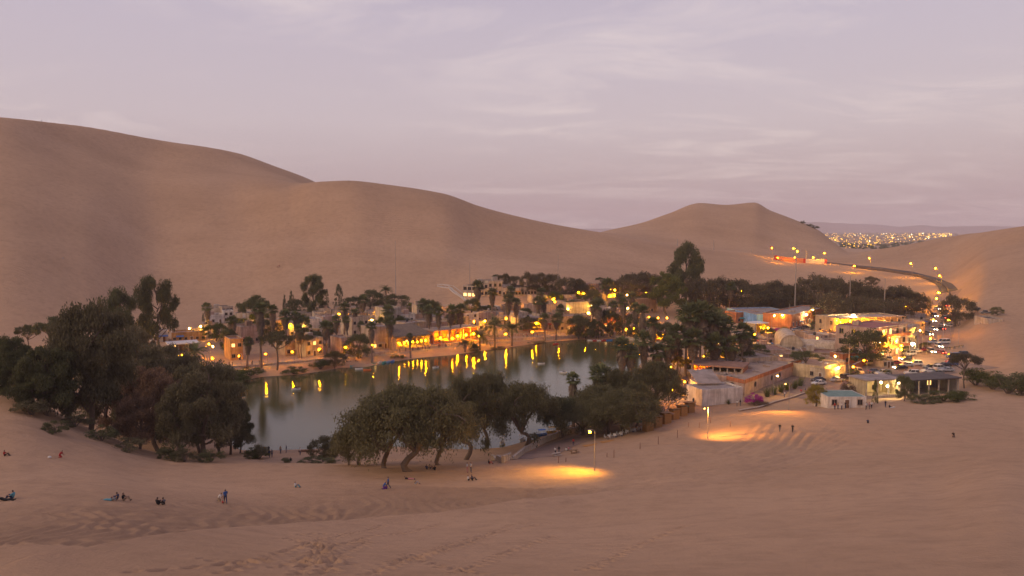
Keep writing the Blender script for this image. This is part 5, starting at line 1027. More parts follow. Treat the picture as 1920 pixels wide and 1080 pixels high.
# ------------------------------------------------------------------ vehicles
PAINT = {k: mat('paint_' + k, c, .35, .06, .6, spec=.5) for k, c in dict(black=(.02, .02, .025), white=(.62, .60, .57), red=(.22, .02, .02), silver=(.35, .35, .36), cream=(.58, .47, .30), blue=(.05, .09, .20), grey=(.14, .14, .15), teal=(.03, .30, .34)).items()}
M_TYRE = mat('tyre', (.02, .02, .02), .8, .2, 4); M_RIM = mat('rim', (.40, .40, .41), .35, .1, 4, metal=.6); M_LENS = mat('lens', (.65, .65, .62), .2, .1, 4); M_RED = mat('red_lens', (.30, .02, .02), .3, .1, 4)
CARS = dict(   # lower side profile, cabin (x0 base, x0 top, x1 top, x1 base), belt z, roof z, length, width
 sedan=([(-2.2,.36),(-2.22,.78),(-2.05,.93),(-1.4,.97),(.85,.95),(1.95,.80),(2.2,.62),(2.2,.36)], (-1.75,-1.05,.25,1.0), .95, 1.42, 1.74, 1.3),
 suv=([(-2.2,.42),(-2.22,.95),(-2.15,1.05),(1.0,1.05),(2.05,.95),(2.25,.75),(2.25,.42)], (-2.12,-1.9,.35,.95), 1.04, 1.78, 1.84, 1.45),
 pickup=([(-2.6,.45),(-2.6,1.0),(-.55,1.0),(1.15,1.04),(2.25,.96),(2.45,.75),(2.45,.45)], (-.7,-.5,.6,1.2), 1.02, 1.72, 1.80, 1.4),
 van=([(-2.4,.40),(-2.42,1.05),(-2.35,1.12),(1.5,1.12),(2.2,1.0),(2.38,.75),(2.38,.40)], (-2.36,-2.28,1.0,1.75), 1.11, 2.0, 1.85, 1.6))
_cm = {}
def car_meshes(kind, col):
    k = (kind, col)
    if k in _cm: return _cm[k]
    prof, cab, zb, zr, w, wt = CARS[kind]; b = MB(); n = len(prof); hw = w / 2
    rings = [(-hw, .985), (-hw * .93, 1.0), (hw * .93, 1.0), (hw, .985)]; vs = []
    for y, s in rings: vs += [(x * (s if abs(y) < hw else s), y, z if abs(y) < hw else z - .05 * (z > .7)) for x, z in prof]
    fs = [(r * n + i, r * n + (i + 1) % n, (r + 1) * n + (i + 1) % n, (r + 1) * n + i) for r in range(3) for i in range(n)] + [tuple(range(n))[::-1], tuple(3 * n + i for i in range(n))]; b.add(vs, fs)
    x0, x1, x2, x3 = cab; ht = wt / 2; b.add([(x1, -ht, zr - .03), (x2, -ht, zr - .03), (x2, ht, zr - .03), (x1, ht, zr - .03), (x1 + .05, -ht + .08, zr + .03), (x2 - .05, -ht + .08, zr + .03), (x2 - .05, ht - .08, zr + .03), (x1 + .05, ht - .08, zr + .03)], [(3,2,1,0),(4,5,6,7),(0,1,5,4),(1,2,6,5),(2,3,7,6),(3,0,4,7)])
    for fx in (0, .5, 1):
        for sg in (-1, 1):
            xb = x0 + (x3 - x0) * fx; xt = x1 + (x2 - x1) * fx; b.tube([(xb, sg * hw * .92, zb - .02), (xt, sg * ht, zr - .02)], .05, 4)
    body = b.mesh('body', PAINT[col]); g = MB(); e = .93; g.add([(x0 + .03, -hw * .9, zb - .01), (x3 - .03, -hw * .9, zb - .01), (x3 - .03, hw * .9, zb - .01), (x0 + .03, hw * .9, zb - .01), (x1 + .02, -ht * .97, zr - .031), (x2 - .02, -ht * .97, zr - .031), (x2 - .02, ht * .97, zr - .031), (x1 + .02, ht * .97, zr - .031)], [(4,5,6,7),(0,1,5,4),(1,2,6,5),(2,3,7,6),(3,0,4,7)]); glass = g.mesh('windows', M_GLASS)
    t = MB(); t.tube([(0, -.11, 0), (0, .11, 0)], .33, 12); rm = MB(); rm.tube([(0, -.125, 0), (0, .125, 0)], .19, 10); hl = MB(); hl.bx(-.04, .05, -.2, .2, -.08, .08)
    _cm[k] = dict(body=body, glass=glass, tyre=t.mesh('tyre', M_TYRE), rim=rm.mesh('rim', M_RIM), hl=hl.mesh('headlight', M_LENS), hlon=hl.mesh('headlight', G_HEAD), tl=hl.mesh('taillight', M_RED), tlon=hl.mesh('taillight', G_TAIL)); return _cm[k]
def car(kind, col, px, py, rz, label, lights='', group=None):
    P = on(px, py); M = car_meshes(kind, col); prof, cab, zb, zr, w, wt = CARS[kind]; o = empty(dict(sedan='parked_car', suv='parked_car', pickup='pickup_truck', van='parked_van')[kind] if not lights else 'driving_car', P + Vector((0, 0, .12)), R(rz))
    link('body', M['body'], o); link('windows', M['glass'], o); xf, xr = max(p[0] for p in prof), min(p[0] for p in prof)
    for x in (xr * .62, xf * .62):
        for y in (-w / 2 + .08, w / 2 - .08): q = link('wheel', M['tyre'], o); q.location = (x, y, .33); link('rim', M['rim'], q)
    for y in (-w * .34, w * .34):
        q = link('headlight', M['hlon'] if 'h' in lights else M['hl'], o); q.location = (xf * .985, y, .68); q = link('taillight', M['tlon'] if 't' in lights else M['tl'], o); q.location = (xr * 1.0, y, .78)
    tag(o, label, 'van' if kind == 'van' else 'truck' if kind == 'pickup' else 'car', group); return o
car('van', 'cream', 1634, 685, 8, 'cream minibus parked at the terracotta yard wall'); car('sedan', 'black', 1656, 681, 60, 'black car parked beside the cream minibus'); car('sedan', 'grey', 1668, 676, 60, 'grey car parked behind the black one by the minibus')
car('suv', 'black', 1698, 676, 200, 'black off-roader with lit lamps turning before the red-roofed hotel', 'h'); car('suv', 'white', 1706, 667, 195, 'white off-roader parked before the red-roofed hotel'); car('sedan', 'white', 1718, 662, 200, 'white car under the corner floodlight'); car('sedan', 'red', 1729, 659, 190, 'dark red car beside the corner floodlight')
car('suv', 'silver', 1746, 662, 262, 'silver off-roader driving in with bright headlights', 'h'); car('sedan', 'red', 1763, 664, 100, 'dark red car leaving past the silver off-roader', 't'); car('suv', 'white', 1760, 652, 262, 'white off-roader driving in with bright headlights', 'h'); car('pickup', 'silver', 1752, 645, 175, 'silver pickup stopped across the road'); car('van', 'white', 1769, 645, 190, 'white van stopped beside the pickup')
car('sedan', 'black', 1688, 693, 185, 'low black car with lit headlights in the open car park', 'h'); car('suv', 'cream', 1611, 701, 265, 'open-backed cream off-roader parked below the shop')
car('suv', 'white', 1710, 704, 175, 'white off-roader at the end of the parked row'); car('sedan', 'red', 1726, 707, 178, 'dark red car parked beside the white off-roader'); car('sedan', 'white', 1741, 699, 180, 'white saloon in the middle of the parked row')
for i, (px, py, c) in enumerate(((1744,692,'black'),(1757,690,'grey'),(1770,688,'black'),(1783,686,'blue'))): car('sedan', c, px, py, 185 + i, f'{c} saloon in the back line of parked cars', group='back line of parked cars')
car('sedan', 'red', 1784, 681, 190, 'red car half hidden under the thin spreading tree'); car('van', 'blue', 1786, 672, 185, 'blue van parked at the dune side of the car park'); car('suv', 'black', 1803, 668, 190, 'black off-roader at the dune side beside the blue van'); car('sedan', 'white', 1684, 712, 185, 'white car behind the food kiosk roof'); car('sedan', 'grey', 1720, 716, 175, 'grey car partly under the dark shed roof'); car('sedan', 'white', 1535, 722, 200, 'white car with its bonnet out beside the covered one'); car('sedan', 'black', 1534, 716, 195, 'car under a black cover at the car park edge')
for px, py, rz, l, t in ((1757,581,272,'h','silver'),(1748,604,268,'h','white'),(1752,594,268,'h','grey'),(1767,611,92,'t','silver'),(1773,575,85,'t','red'),(1765,619,92,'t','black'),(1742,629,266,'h','grey'),(1750,620,268,'h','silver'),(1779,613,92,'h','white'),(1770,598,92,'t','grey')): car('sedan' if px % 2 else 'suv', t, px, py, rz, f'{t} car in road traffic with ' + ('headlights on' if l == 'h' else 'red tail lights on'), l, 'cars in the road traffic')
car('suv', 'black', 1829, 584, 150, 'black off-roader parked above the dune shack'); car('pickup', 'grey', 1848, 589, 170, 'grey pickup parked beside the dune shack')
for px, py, c in ((1700,688,'silver'),(1716,686,'white'),(1676,684,'red'),(1640,700,'grey'),(1655,704,'white'),(1588,712,'black'),(1570,716,'silver'),(1762,694,'white'),(1775,697,'silver'),(1755,703,'grey')): car('suv' if c in ('white', 'black') else 'sedan', c, px, py, random.choice((175, 185, 20)), f'{c} car standing loose in the dusty car park', group='loose cars in the car park')
for px, py, c in ((1570,610,'red'),(1640,606,'grey'),(1660,604,'red'),(1510,616,'black'),(1500,618,'grey'),(1493,621,'silver')): car('sedan', c, px, py, 20, f'{c} car parked along the hotel street by the grove', group='cars in the hotel street')
def cart():
    P = on(1302, 750); o = empty('canopy_cart', P, R(100)); m = MB(); m.bx(-1.6, 1.6, -.8, .8, .45, .75); m.build('bed', PAINT['teal'], o); m = MB(); m.add([(-1.8, -1, 2.2), (1.8, -1, 2.2), (1.8, 1, 2.2), (-1.8, 1, 2.2), (-1.8, 0, 2.6), (1.8, 0, 2.6)], [(0,1,5,4),(2,3,4,5),(1,2,5),(3,0,4),(3,2,1,0)]); m.build('canopy', PAINT['teal'], o)
    pm = MB(); pm.tube([(0, 0, .751), (0, 0, 2.2)], .04, 6); pm = pm.mesh('post', M_STEEL); M = car_meshes('sedan', 'white')
    for x in (-1.5, 1.5):
        for y in (-.75, .75): q = link('post', pm, o); q.location = (x, y, 0); w = link('wheel', M['tyre'], o); w.location = (x * .7, y, .33); link('rim', M['rim'], w)
    tag(o, 'teal canopied food cart at the end of the white house', 'cart')
cart()
# ------------------------------------------------------------------ boats
M_WAT = {k: mat('boat_' + k, c, .4, .1, 2, spec=.4) for k, c in dict(orange=(.60, .14, .03), red=(.42, .03, .03), teal=(.05, .35, .32), green=(.08, .28, .12), white=(.70, .68, .64), blue=(.04, .18, .50), yellow=(.65, .38, .03), skyblue=(.20, .38, .55)).items()}
_bm = {}
def boat(px, py, col, rz, label, canopy=False, group=None, L=2.8):
    p = at_z(px, py, 0.0); k = (col, L)
    if k not in _bm:
        h = MB(); n = 9; vs = []; 
        for i in range(n):
            t = i / (n - 1); x = (t - .5) * L; w = .62 * (1 - abs(2 * t - 1) ** 2.6) ** .5 if 0 < i < n - 1 else .06; z = .42 + .16 * (2 * t - 1) ** 2
            vs += [(x, -w, z), (x * .95, -w * .7, -.15), (x * .95, w * .7, -.15), (x, w, z), (x * .93, w * .78, z - .02), (x * .88, w * .55, .12), (x * .88, -w * .55, .12), (x * .93, -w * .78, z - .02)]
        h.add(vs, [(i*8+j, (i+1)*8+j, (i+1)*8+(j+1)%8, i*8+(j+1)%8) for i in range(n-1) for j in range(8)] + [tuple(range(8)), tuple((n-1)*8 + 7 - j for j in range(8))]); s = MB(); s.bx(-.16, .16, -.5, .5, .26, .32); c = MB(); c.add([(-.9, -.7, 1.5), (.9, -.7, 1.5), (.9, .7, 1.5), (-.9, .7, 1.5), (-.8, 0, 1.68), (.8, 0, 1.68)], [(0,1,5,4),(2,3,4,5),(1,2,5),(3,0,4)]); q = MB(); q.tube([(0, 0, .3), (0, 0, 1.52)], .03, 5)
        _bm[k] = (h.mesh('hull', M_WAT[col]), s.mesh('thwart', M_WOOD), c.mesh('canopy', M_WAT[col]), q.mesh('canopy_post', M_STEEL))
    h, s, c, q = _bm[k]; o = empty('pedal_boat' if canopy else 'rowing_boat', p, R(rz)); link('hull', h, o)
    for x in (-.55, .45): e = link('thwart', s, o); e.location.x = x * L / 2.8
    if canopy:
        link('canopy', c, o)
        for x in (-.7, .7):
            for y in (-.5, .5): e = link('canopy_post', q, o); e.location = (x, y, 0)
    tag(o, label, 'boat', group); return o
for px, py, c in ((660,687,'teal'),(680,683,'orange'),(690,683,'red'),(702,682,'green'),(712,681,'white'),(720,681,'teal'),(728,680,'skyblue'),(736,679,'blue')): boat(px, py, c, 80, f'{c} rowing boat moored in the line at the far beach', group='boats moored at the far beach', L=3.4)
boat(673,693,'white',10,'small white boat drifting off the moored line'); boat(689,695,'orange',5,'small orange and white boat beside the drifting white one'); boat(817,690,'white',40,'white boat rowing beside the brightest lamp reflection'); boat(555,731,'white',15,'white boat alone near the wooded corner of the lagoon'); boat(1015,683,'white',10,'white boat with a lone rower in mid lagoon'); boat(1056,700,'white',160,'white boat with rower nearing the lone shaggy palm'); boat(1042,646,'red',20,'red boat beside the far shore reflection')
for px, c in ((1108,'white'),(1116,'red'),(1124,'white'),(1132,'red'),(1142,'blue')): boat(px, 639, c, 5, f'{c} boat drawn up at the far curved beach', group='boats at the far curved beach', L=3.2)
boat(1016,817,'blue',20,'blue canopied pedal boat moored under the dark crooked tree', True); boat(1034,812,'yellow',20,'yellow canopied pedal boat moored beside the blue one', True); boat(1052,805,'yellow',20,'second yellow pedal boat moored behind the crooked tree', True); boat(942,832,'white',80,'white canopied pedal boat floating off the wall end', True); boat(980,826,'white',70,'white canopied pedal boat behind the thick-trunked tree', True)
# ------------------------------------------------------------------ people
def person_mesh(pose):
    J = dict(stand=dict(pel=(0,0,.95), che=(0,0,1.30), nek=(.01,0,1.47), hed=(.03,0,1.60), top=(.02,0,1.70), sh=(0,.18,1.41), el=(-.03,.25,1.13), wr=(.06,.26,.89), hp=(0,.09,.90), kn=(.03,.10,.49), an=(0,.10,.09), to=(.16,.12,.04)))
    s = dict(J['stand'])
    def both(k): x, y, z = s[k]; return (x, y, z), (x, -y, z)
    A = {}
    if pose == 'walk': A = dict(kn=((.20,.09,.52), (-.06,-.09,.49)), an=((.30,.09,.12), (-.32,-.09,.16)), to=((.46,.10,.12), (-.20,-.10,.04)), el=((-.16,.24,1.15), (.12,-.24,1.14)), wr=((-.14,.24,.90), (.30,-.22,.96)))
    if pose == 'sit': s.update(pel=(0,0,.13), che=(-.08,0,.47), nek=(-.06,0,.64), hed=(-.02,0,.77), top=(-.03,0,.87), sh=(-.07,.18,.58), hp=(.03,.09,.13), kn=(.40,.15,.44), an=(.60,.13,.09), to=(.76,.14,.05), el=(.12,.24,.38), wr=(.34,.16,.42))
    if pose == 'lie': s.update(pel=(0,0,.12), che=(-.33,0,.22), nek=(-.49,0,.32), hed=(-.58,0,.43), top=(-.64,0,.51), sh=(-.42,.18,.27), hp=(.05,.09,.12), kn=(.46,.11,.20), an=(.86,.12,.08), to=(.92,.14,.22), el=(-.52,.26,.06), wr=(-.30,.34,.05))
    if pose == 'kneel': s.update(pel=(-.1,0,.42), che=(.12,0,.72), nek=(.22,0,.86), hed=(.30,0,.97), top=(.31,0,1.07), sh=(.16,.18,.81), hp=(-.1,.09,.40), kn=(.22,.12,.10), an=(-.22,.12,.08), to=(-.36,.12,.04), el=(.32,.22,.60), wr=(.46,.14,.42))
    V = []; E = []; Rd = []
    def v(p, r): V.append(Vector(p)); Rd.append(r); return len(V) - 1
    pel = v(s['pel'], .145); che = v(s['che'], .150); nek = v(s['nek'], .060); hed = v(s['hed'], .098); top = v(s['top'], .080); E += [(pel, che), (che, nek), (nek, hed), (hed, top)]; seg = {}
    for i in (0, 1):
        g = lambda k: (A[k][i] if k in A else both(k)[i]); a = v(g('sh'), .075); b = v(g('el'), .048); c = v(g('wr'), .036); E += [(che, a), (a, b), (b, c)]; d = v(g('hp'), .098); e = v(g('kn'), .066); f = v(g('an'), .046); t = v(g('to'), .042); E += [(pel, d), (d, e), (e, f), (f, t)]; seg[i] = (a, b, c, d, e, f, t)
    me = bpy.data.meshes.new('person_skeleton'); me.from_pydata([tuple(p) for p in V], E, []); ob = bpy.data.objects.new('person_skeleton', me); COL.objects.link(ob)
    sk = ob.modifiers.new('skin', 'SKIN'); sk.use_smooth_shade = True; ob.modifiers.new('sub', 'SUBSURF').levels = 1
    for i, r in enumerate(Rd): me.skin_vertices[0].data[i].radius = (r, r)
    me.skin_vertices[0].data[0].use_root = True
    dg = bpy.context.evaluated_depsgraph_get(); m2 = bpy.data.meshes.new_from_object(ob.evaluated_get(dg)); bpy.data.objects.remove(ob)
    vs = [p.co.copy() for p in m2.vertices]; fs = [tuple(p.vertices) for p in m2.polygons]; mb = MB(); body = [(pel, che), (che, nek)] + [(che, seg[i][0]) for i in (0, 1)] + [(seg[i][0], seg[i][1]) for i in (0, 1)]; skin = [(nek, hed), (hed, top)] + [(seg[i][1], seg[i][2]) for i in (0, 1)]; legs = [(pel, seg[i][3]) for i in (0, 1)] + [(seg[i][3], seg[i][4]) for i in (0, 1)] + [(seg[i][4], seg[i][5]) for i in (0, 1)]; feet = [(seg[i][5], seg[i][6]) for i in (0, 1)]
    def dist(p, ab):
        a, b = V[ab[0]], V[ab[1]]; d = b - a; t = max(0, min(1, (p - a).dot(d) / d.length_squared)); return (p - a - d * t).length
    H_ = V[hed]; U = (V[top] - V[hed]).normalized(); Fd = (Vector((1, 0, 0)) - U * U.x).normalized(); S = U.cross(Fd)
    for f in fs:
        c = sum((vs[i] for i in f), Vector()) / len(f); m = min((min(dist(c, q) for q in grp) , k) for k, grp in ((1, body), (0, skin), (2, legs), (3, feet)))[1]
        if m == 0 and (c - H_).length < .16 and ((c - H_).dot(U) > .055 or (c - H_).dot(Fd) < -.015) and (c - H_).dot(U) > -.06: m = 4
        mb.add([vs[i] for i in f], [tuple(range(len(f)))], m)
    mb2 = MB(); mb2.v = vs; mb2.f = fs; mb2.m = mb.m
    # face and hands, merged into the same mesh
    mb2.tube([H_ + Fd * .085 + U * .015, H_ + Fd * .122 - U * .025], [.012, .018], 5, 0)
    for sg in (-1, 1): mb2.ball(H_ + Fd * .088 + S * .035 * sg + U * .02, .011, 4, 5, 3); mb2.ball(H_ + S * .096 * sg, .024, 0, 5, 3, (1, .5, 1.3))
    mb2.tube([H_ + Fd * .093 - U * .052 - S * .022, H_ + Fd * .097 - U * .054, H_ + Fd * .093 - U * .052 + S * .022], .006, 4, 1)
    for i in (0, 1):
        w = V[seg[i][2]]; d = (w - V[seg[i][1]]).normalized(); sd = d.cross(Vector((1, 0, .1))).normalized(); nn = sd.cross(d); pm = w + d * .06; mb2.tube([w, pm, w + d * .10], [.030, .040, .034], 6, 0)
        for j, ln in enumerate((.062, .076, .070, .052)): b0 = w + d * .095 + sd * (.026 - .0175 * j); mb2.tube([b0, b0 + d * ln * .55, b0 + d * ln * .9 + nn * ln * .35], [.0095, .009, .007], 4, 0)
        t0 = w + d * .035 + sd * .032; mb2.tube([t0, t0 + d * .03 + sd * .028, t0 + d * .06 + sd * .034], [.012, .010, .008], 4, 0)
    return mb2.mesh('person', [M_SKIN, CLOTH['grey'], CLOTH['navy'], CLOTH['black'], M_HAIR], True)
M_SKIN = mat('skin', (.36, .20, .13), .6, .1, 3); M_HAIR = mat('hair', (.02, .015, .012), .6, .2, 5)
CLOTH = {k: mat('cloth_' + k, c, .9, .15, 5) for k, c in dict(black=(.015, .015, .018), white=(.62, .60, .57), red=(.36, .03, .03), navy=(.025, .04, .10), blue=(.04, .10, .28), grey=(.14, .14, .15), teal=(.10, .28, .34), purple=(.15, .05, .28), tan=(.36, .26, .17), pink=(.50, .20, .22), yellow=(.55, .40, .05)).items()}
POSE = {p: person_mesh(p) for p in ('stand', 'walk', 'sit', 'lie', 'kneel')}
def person(px, py, pose, shirt, legs, rz, label, group=None, z=None, s=1.0):
    p = on(px, py) if z is None else at_z(px, py, z); o = link('person', POSE[pose]); o.location = p - Vector((0, 0, .02)); o.rotation_euler.z = R(rz); o.scale = (s, s, s)
    for i, m in ((1, CLOTH[shirt]), (2, CLOTH[legs])): o.material_slots[i].link = 'OBJECT'; o.material_slots[i].material = m
    tag(o, label, 'person', group); return o
PW = dict(sit='sitting', lie='lying back', stand='standing', walk='walking', kneel='kneeling')
def P(px, py, pose, shirt, legs, rz, where, group=None, **k): return person(px, py, pose, shirt, legs, rz, f'person in {shirt} top {PW[pose]} {where}', group, **k)
P(9,855,'sit','red','black',10,'alone on the high sand slope by the wood'); P(113,858,'kneel','red','red',20,'bent over on the sand beside a pale bag'); P(24,935,'sit','teal','navy',180,'beside a dark companion on the lower slope'); P(10,939,'lie','black','black',0,'beside the teal-shirted sitter')
P(208,939,'lie','grey','teal',190,'at the edge of a sand picnic group'); P(219,938,'sit','navy','navy',170,'in the middle of a sand picnic group'); P(232,939,'sit','black','tan',10,'at the end of a sand picnic group'); P(296,947,'sit','black','black',60,'in a pair on bare sand, the darker one'); P(306,947,'sit','grey','black',120,'in a pair on bare sand, next to the darker one')
P(423,944,'walk','blue','navy',120,'carrying a child over the open sand'); P(411,940,'kneel','white','tan',0,'low on the sand beside the blue-topped walker'); P(418,945,'sit','red','tan',40,'at the feet of the blue-topped walker', s=.6); P(554,914,'sit','white','teal',0,'alone on the sand between walker and weeping tree')
P(720,917,'kneel','blue','purple',20,'with a family group on the sand, kneeling first'); P(728,916,'walk','blue','navy',180,'with a family group on the sand, leaning in'); P(724,917,'sit','purple','purple',90,'between the two blue-topped family members', s=.7)
P(766,899,'lie','black','pink',0,'on the sand before the forked trunk'); P(778,908,'sit','tan','white',20,'small on the sand beside the lying one'); P(800,880,'sit','navy','grey',60,'in the shade under the forked huarango, farther in'); P(815,882,'sit','black','grey',120,'in the shade under the forked huarango'); P(806,879,'sit','tan','navy',30,'in the shade beside the forked trunk'); P(876,886,'stand','white','pink',0,'under the tall huarango, paler trousers'); P(883,886,'stand','white','grey',30,'under the tall huarango, grey trousers'); P(878,901,'sit','white','black',0,'in a pair on the sand below the wall end'); P(885,900,'sit','navy','black',0,'in a pair below the wall end, dark clothes'); P(917,870,'sit','black','red',10,'at the foot of the wall end')
for px, py, po, c in ((504,850,'stand','black'),(510,857,'stand','grey'),(526,850,'stand','tan'),(537,849,'stand','navy'),(545,865,'sit','black'),(563,853,'stand','white'),(505,858,'walk','navy')): P(px, py, po, c, 'navy', random.uniform(0, 360), 'at the water edge among the bathers', 'bathers at the beach')
P(1075,836,'stand','red','navy',90,'on the path beside the low wall'); P(1041,853,'walk','white','black',20,'by a bench on the path, striding'); P(1048,851,'stand','black','grey',100,'by a bench on the path beside the strider'); P(1062,846,'sit','white','tan',40,'on the path edge in a pale pair, first'); P(1067,844,'sit','pink','white',40,'on the path edge in a pale pair, second')
P(1462,810,'walk','black','grey',240,'down the wide sand in a pair, bag in hand'); P(1486,811,'walk','black','black',240,'down the wide sand in a pair, darker one'); P(1627,793,'sit','navy','black',250,'alone on the wide empty sand'); P(1788,820,'kneel','black','black',220,'hunched on a board sliding down the dune')
for px, py, c in ((1565,768,'red'),(1571,767,'tan'),(1578,768,'white'),(1585,766,'black')): P(px, py, 'stand', c, 'navy', random.uniform(0, 360), 'before the green-roofed shed', 'group before the green-roofed shed')
for px, py, c in ((1624,768,'white'),(1630,767,'pink'),(1634,766,'white')): P(px, py, 'stand', c, 'black', random.uniform(0, 360), 'at the gap beside the green-roofed shed', 'group in the gap by the shed')
P(1660,764,'stand','black','navy',20,'by the dark tree near the food kiosk'); P(1668,765,'sit','black','grey',30,'at the sand edge near the food kiosk'); P(1674,765,'lie','white','white',200,'stretched at the sand edge near the kiosk'); P(1796,752,'sit','black','black',90,'on the sand rim above the car shelter')
for px, py, c in ((1382,762,'white'),(1388,761,'black'),(1471,745,'white'),(1428,755,'white'),(1502,740,'red'),(1510,738,'navy')): P(px, py, 'stand', c, 'grey', random.uniform(0, 360), 'along the foot of the porthole building wall', 'walkers by the porthole building')
for px, py, c in ((1284,722,'black'),(1289,724,'navy'),(1300,757,'black'),(1308,757,'white'),(1303,762,'red'),(1312,760,'black')): P(px, py, 'stand', c, 'navy', random.uniform(0, 360), 'around the teal canopy cart', 'customers at the canopy cart')
for px, py, c in ((1155,820,'white'),(1165,818,'white'),(1192,808,'black'),(1200,806,'white'),(1187,810,'white'),(1140,824,'tan')): P(px, py, 'sit', c, 'grey', random.uniform(0, 360), 'at the cafe tables under the trees', 'guests at the cafe tables', )
for px, py in ((655,678),(650,679),(664,676),(667,678),(640,678),(676,672)): P(px, py, random.choice(('stand', 'sit')), random.choice(('navy', 'yellow', 'black', 'white')), 'navy', 0, 'on the far beach beside the moored boats', 'people on the far beach')
for i in range(22): x = random.uniform(740, 900); P(x, 662 - (x - 740) * .115, 'stand', random.choice(('black', 'red', 'white', 'navy', 'tan')), 'navy', random.uniform(0, 360), 'strolling on the promenade by the restaurants', 'strollers by the restaurants')
for i in range(16): x = random.uniform(940, 1180); P(x, 634 - (x - 940) * .03, 'walk', random.choice(('black', 'red', 'white', 'navy')), 'grey', random.uniform(0, 360), 'strolling on the curved end of the promenade', 'strollers on the curved promenade')
for i in range(10): x = random.uniform(390, 520); P(x, 690 - (x - 390) * .07, 'stand', random.choice(('black', 'tan', 'navy')), 'navy', 0, 'on the lit promenade by the orange houses', 'strollers by the orange houses')
for i in range(14): P(random.uniform(1480, 1545), random.uniform(608, 620), 'stand', random.choice(('black', 'red', 'navy', 'white')), 'navy', random.uniform(0, 360), 'in the street by the arched terracotta wing', 'crowd in the hotel street')
for px, py, c in ((1017,681,'black'),(1057,698,'black'),(818,688,'navy'),(556,729,'black'),(1042,644,'white')): person(px, py, 'sit', c, 'navy', 0, f'person in {c} top rowing a boat on the lagoon', 'rowers on the lagoon', z=.30)
for px, py in ((168,235),(173,236),(176,236),(197,240),(78,229),(653,342),(656,342)): person(px, py, 'stand', 'black', 'black', 0, 'tiny dark figure standing on the dune crest', 'figures on the dune crests')
for px, py in ((521,503),(524,501)): person(px, py, 'walk', 'red', 'black', 30, 'tiny figure climbing the great dune flank', 'climbers on the dune flank')
# a pale bag on the sand
m = MB(); m.ball((0, 0, .14), .3, 0, 8, 5, (1, .7, .5)); m.tube([(-.14, 0, .26), (0, 0, .36), (.14, 0, .26)], .02, 5); o = m.build('bag', CLOTH['white'], None, True); o.location = on(93, 859); tag(o, 'pale bag on the sand beside the bent red figure', 'bag')
# ------------------------------------------------------------------ walls, stairs, kiosks, small furniture
def run_wall(label, px, h, t, m, name='low_wall', panel=3.2, cap=True, post=True, lift=0.0):
    Q = [on(*p) for p in px]; o = empty(name, Q[0]); k = 0; base = Vector(Q[0])
    for a, b in zip(Q, Q[1:]):
        n = max(1, round((b - a).xy.length / panel))
        for i in range(n):
            p, q = a.lerp(b, i / n), a.lerp(b, (i + 1) / n); p.z = H(p.x, p.y); q.z = H(q.x, q.y); d = (q - p); rz = math.atan2(d.y, d.x); l = d.xy.length
            mb = MB(); s = d.z; e = .03
            mb.add([(e, -t/2, -.5), (l - e, -t/2, -.5 + s), (l - e, t/2, -.5 + s), (e, t/2, -.5), (e, -t/2, h), (l - e, -t/2, h + s), (l - e, t/2, h + s), (e, t/2, h)], [(3,2,1,0),(4,5,6,7),(0,1,5,4),(1,2,6,5),(2,3,7,6),(3,0,4,7)]); w = mb.build('panel', m, o); w.location = p - base + Vector((0, 0, lift)); w.rotation_euler.z = rz
            if cap: mb = MB(); mb.add([(0, -t*.8, h + .002), (l, -t*.8, h + s + .002), (l, t*.8, h + s + .002), (0, t*.8, h + .002), (0, -t*.8, h + .12), (l, -t*.8, h + s + .12), (l, t*.8, h + s + .12), (0, t*.8, h + .12)], [(3,2,1,0),(4,5,6,7),(0,1,5,4),(1,2,6,5),(2,3,7,6),(3,0,4,7)]); c = mb.build('coping', wm('pale'), w)
            if post: mb = MB(); mb.bx(-.2, .2, -t/2 - .09, t/2 + .09, -.5, h + .2); c = mb.build('pilaster', m, w)
    tag(o, label, 'wall'); return o
run_wall('cream panelled low wall running down the near path', [(943,868),(985,848),(1026,828),(1060,815),(1100,806),(1132,799)], 1.15, .3, wm('cream'), panel=2.6)
run_wall('cream low wall continuing behind the cafe trees', [(1150,795),(1190,779),(1225,766)], 1.0, .3, wm('cream'), panel=3)
run_wall('short cream wall end stub by the tall huarango', [(923,862),(940,868)], .9, .3, wm('cream'), panel=2.0)
run_wall('pale parapet along the lit promenade of the far shore', [(384,694),(440,690),(500,686),(560,681),(620,674),(680,668)], .7, .35, wm('pale'), name='parapet', panel=5)
run_wall('pale retaining wall above the far beach', [(690,668),(760,659),(830,650),(900,643),(960,639),(1020,636),(1080,633),(1140,630)], 1.0, .4, wm('sand'), name='retaining_wall', panel=6)
run_wall('upper terrace wall of the far promenade', [(905,636),(960,631),(1020,627),(1080,623),(1150,622)], 1.2, .4, wm('sand'), name='terrace_wall', panel=6)
run_wall('white-topped embankment wall behind the palm garden', [(1150,632),(1200,640),(1238,648)], 1.2, .4, wm('pale'), name='embankment_wall', panel=6)
run_wall('terracotta yard wall beside the parked minibus', [(1600,695),(1622,684),(1650,676)], 2.0, .3, wm('terracotta'), name='yard_wall', panel=4, post=False)
run_wall('low brick edging round the agave strip', [(1385,772),(1420,766),(1450,756),(1480,748),(1510,738)], .35, .35, wm('brown'), name='planter_edge', panel=2.4, post=False)
run_wall('dark guard wall along the bend of the climbing road', [(1782,556),(1776,543),(1758,531),(1722,519),(1660,509),(1600,502)], 1.6, .5, mat('guard_wall', (.12, .085, .07), .9, .3, .4), name='guard_wall', panel=12, cap=False, post=False)
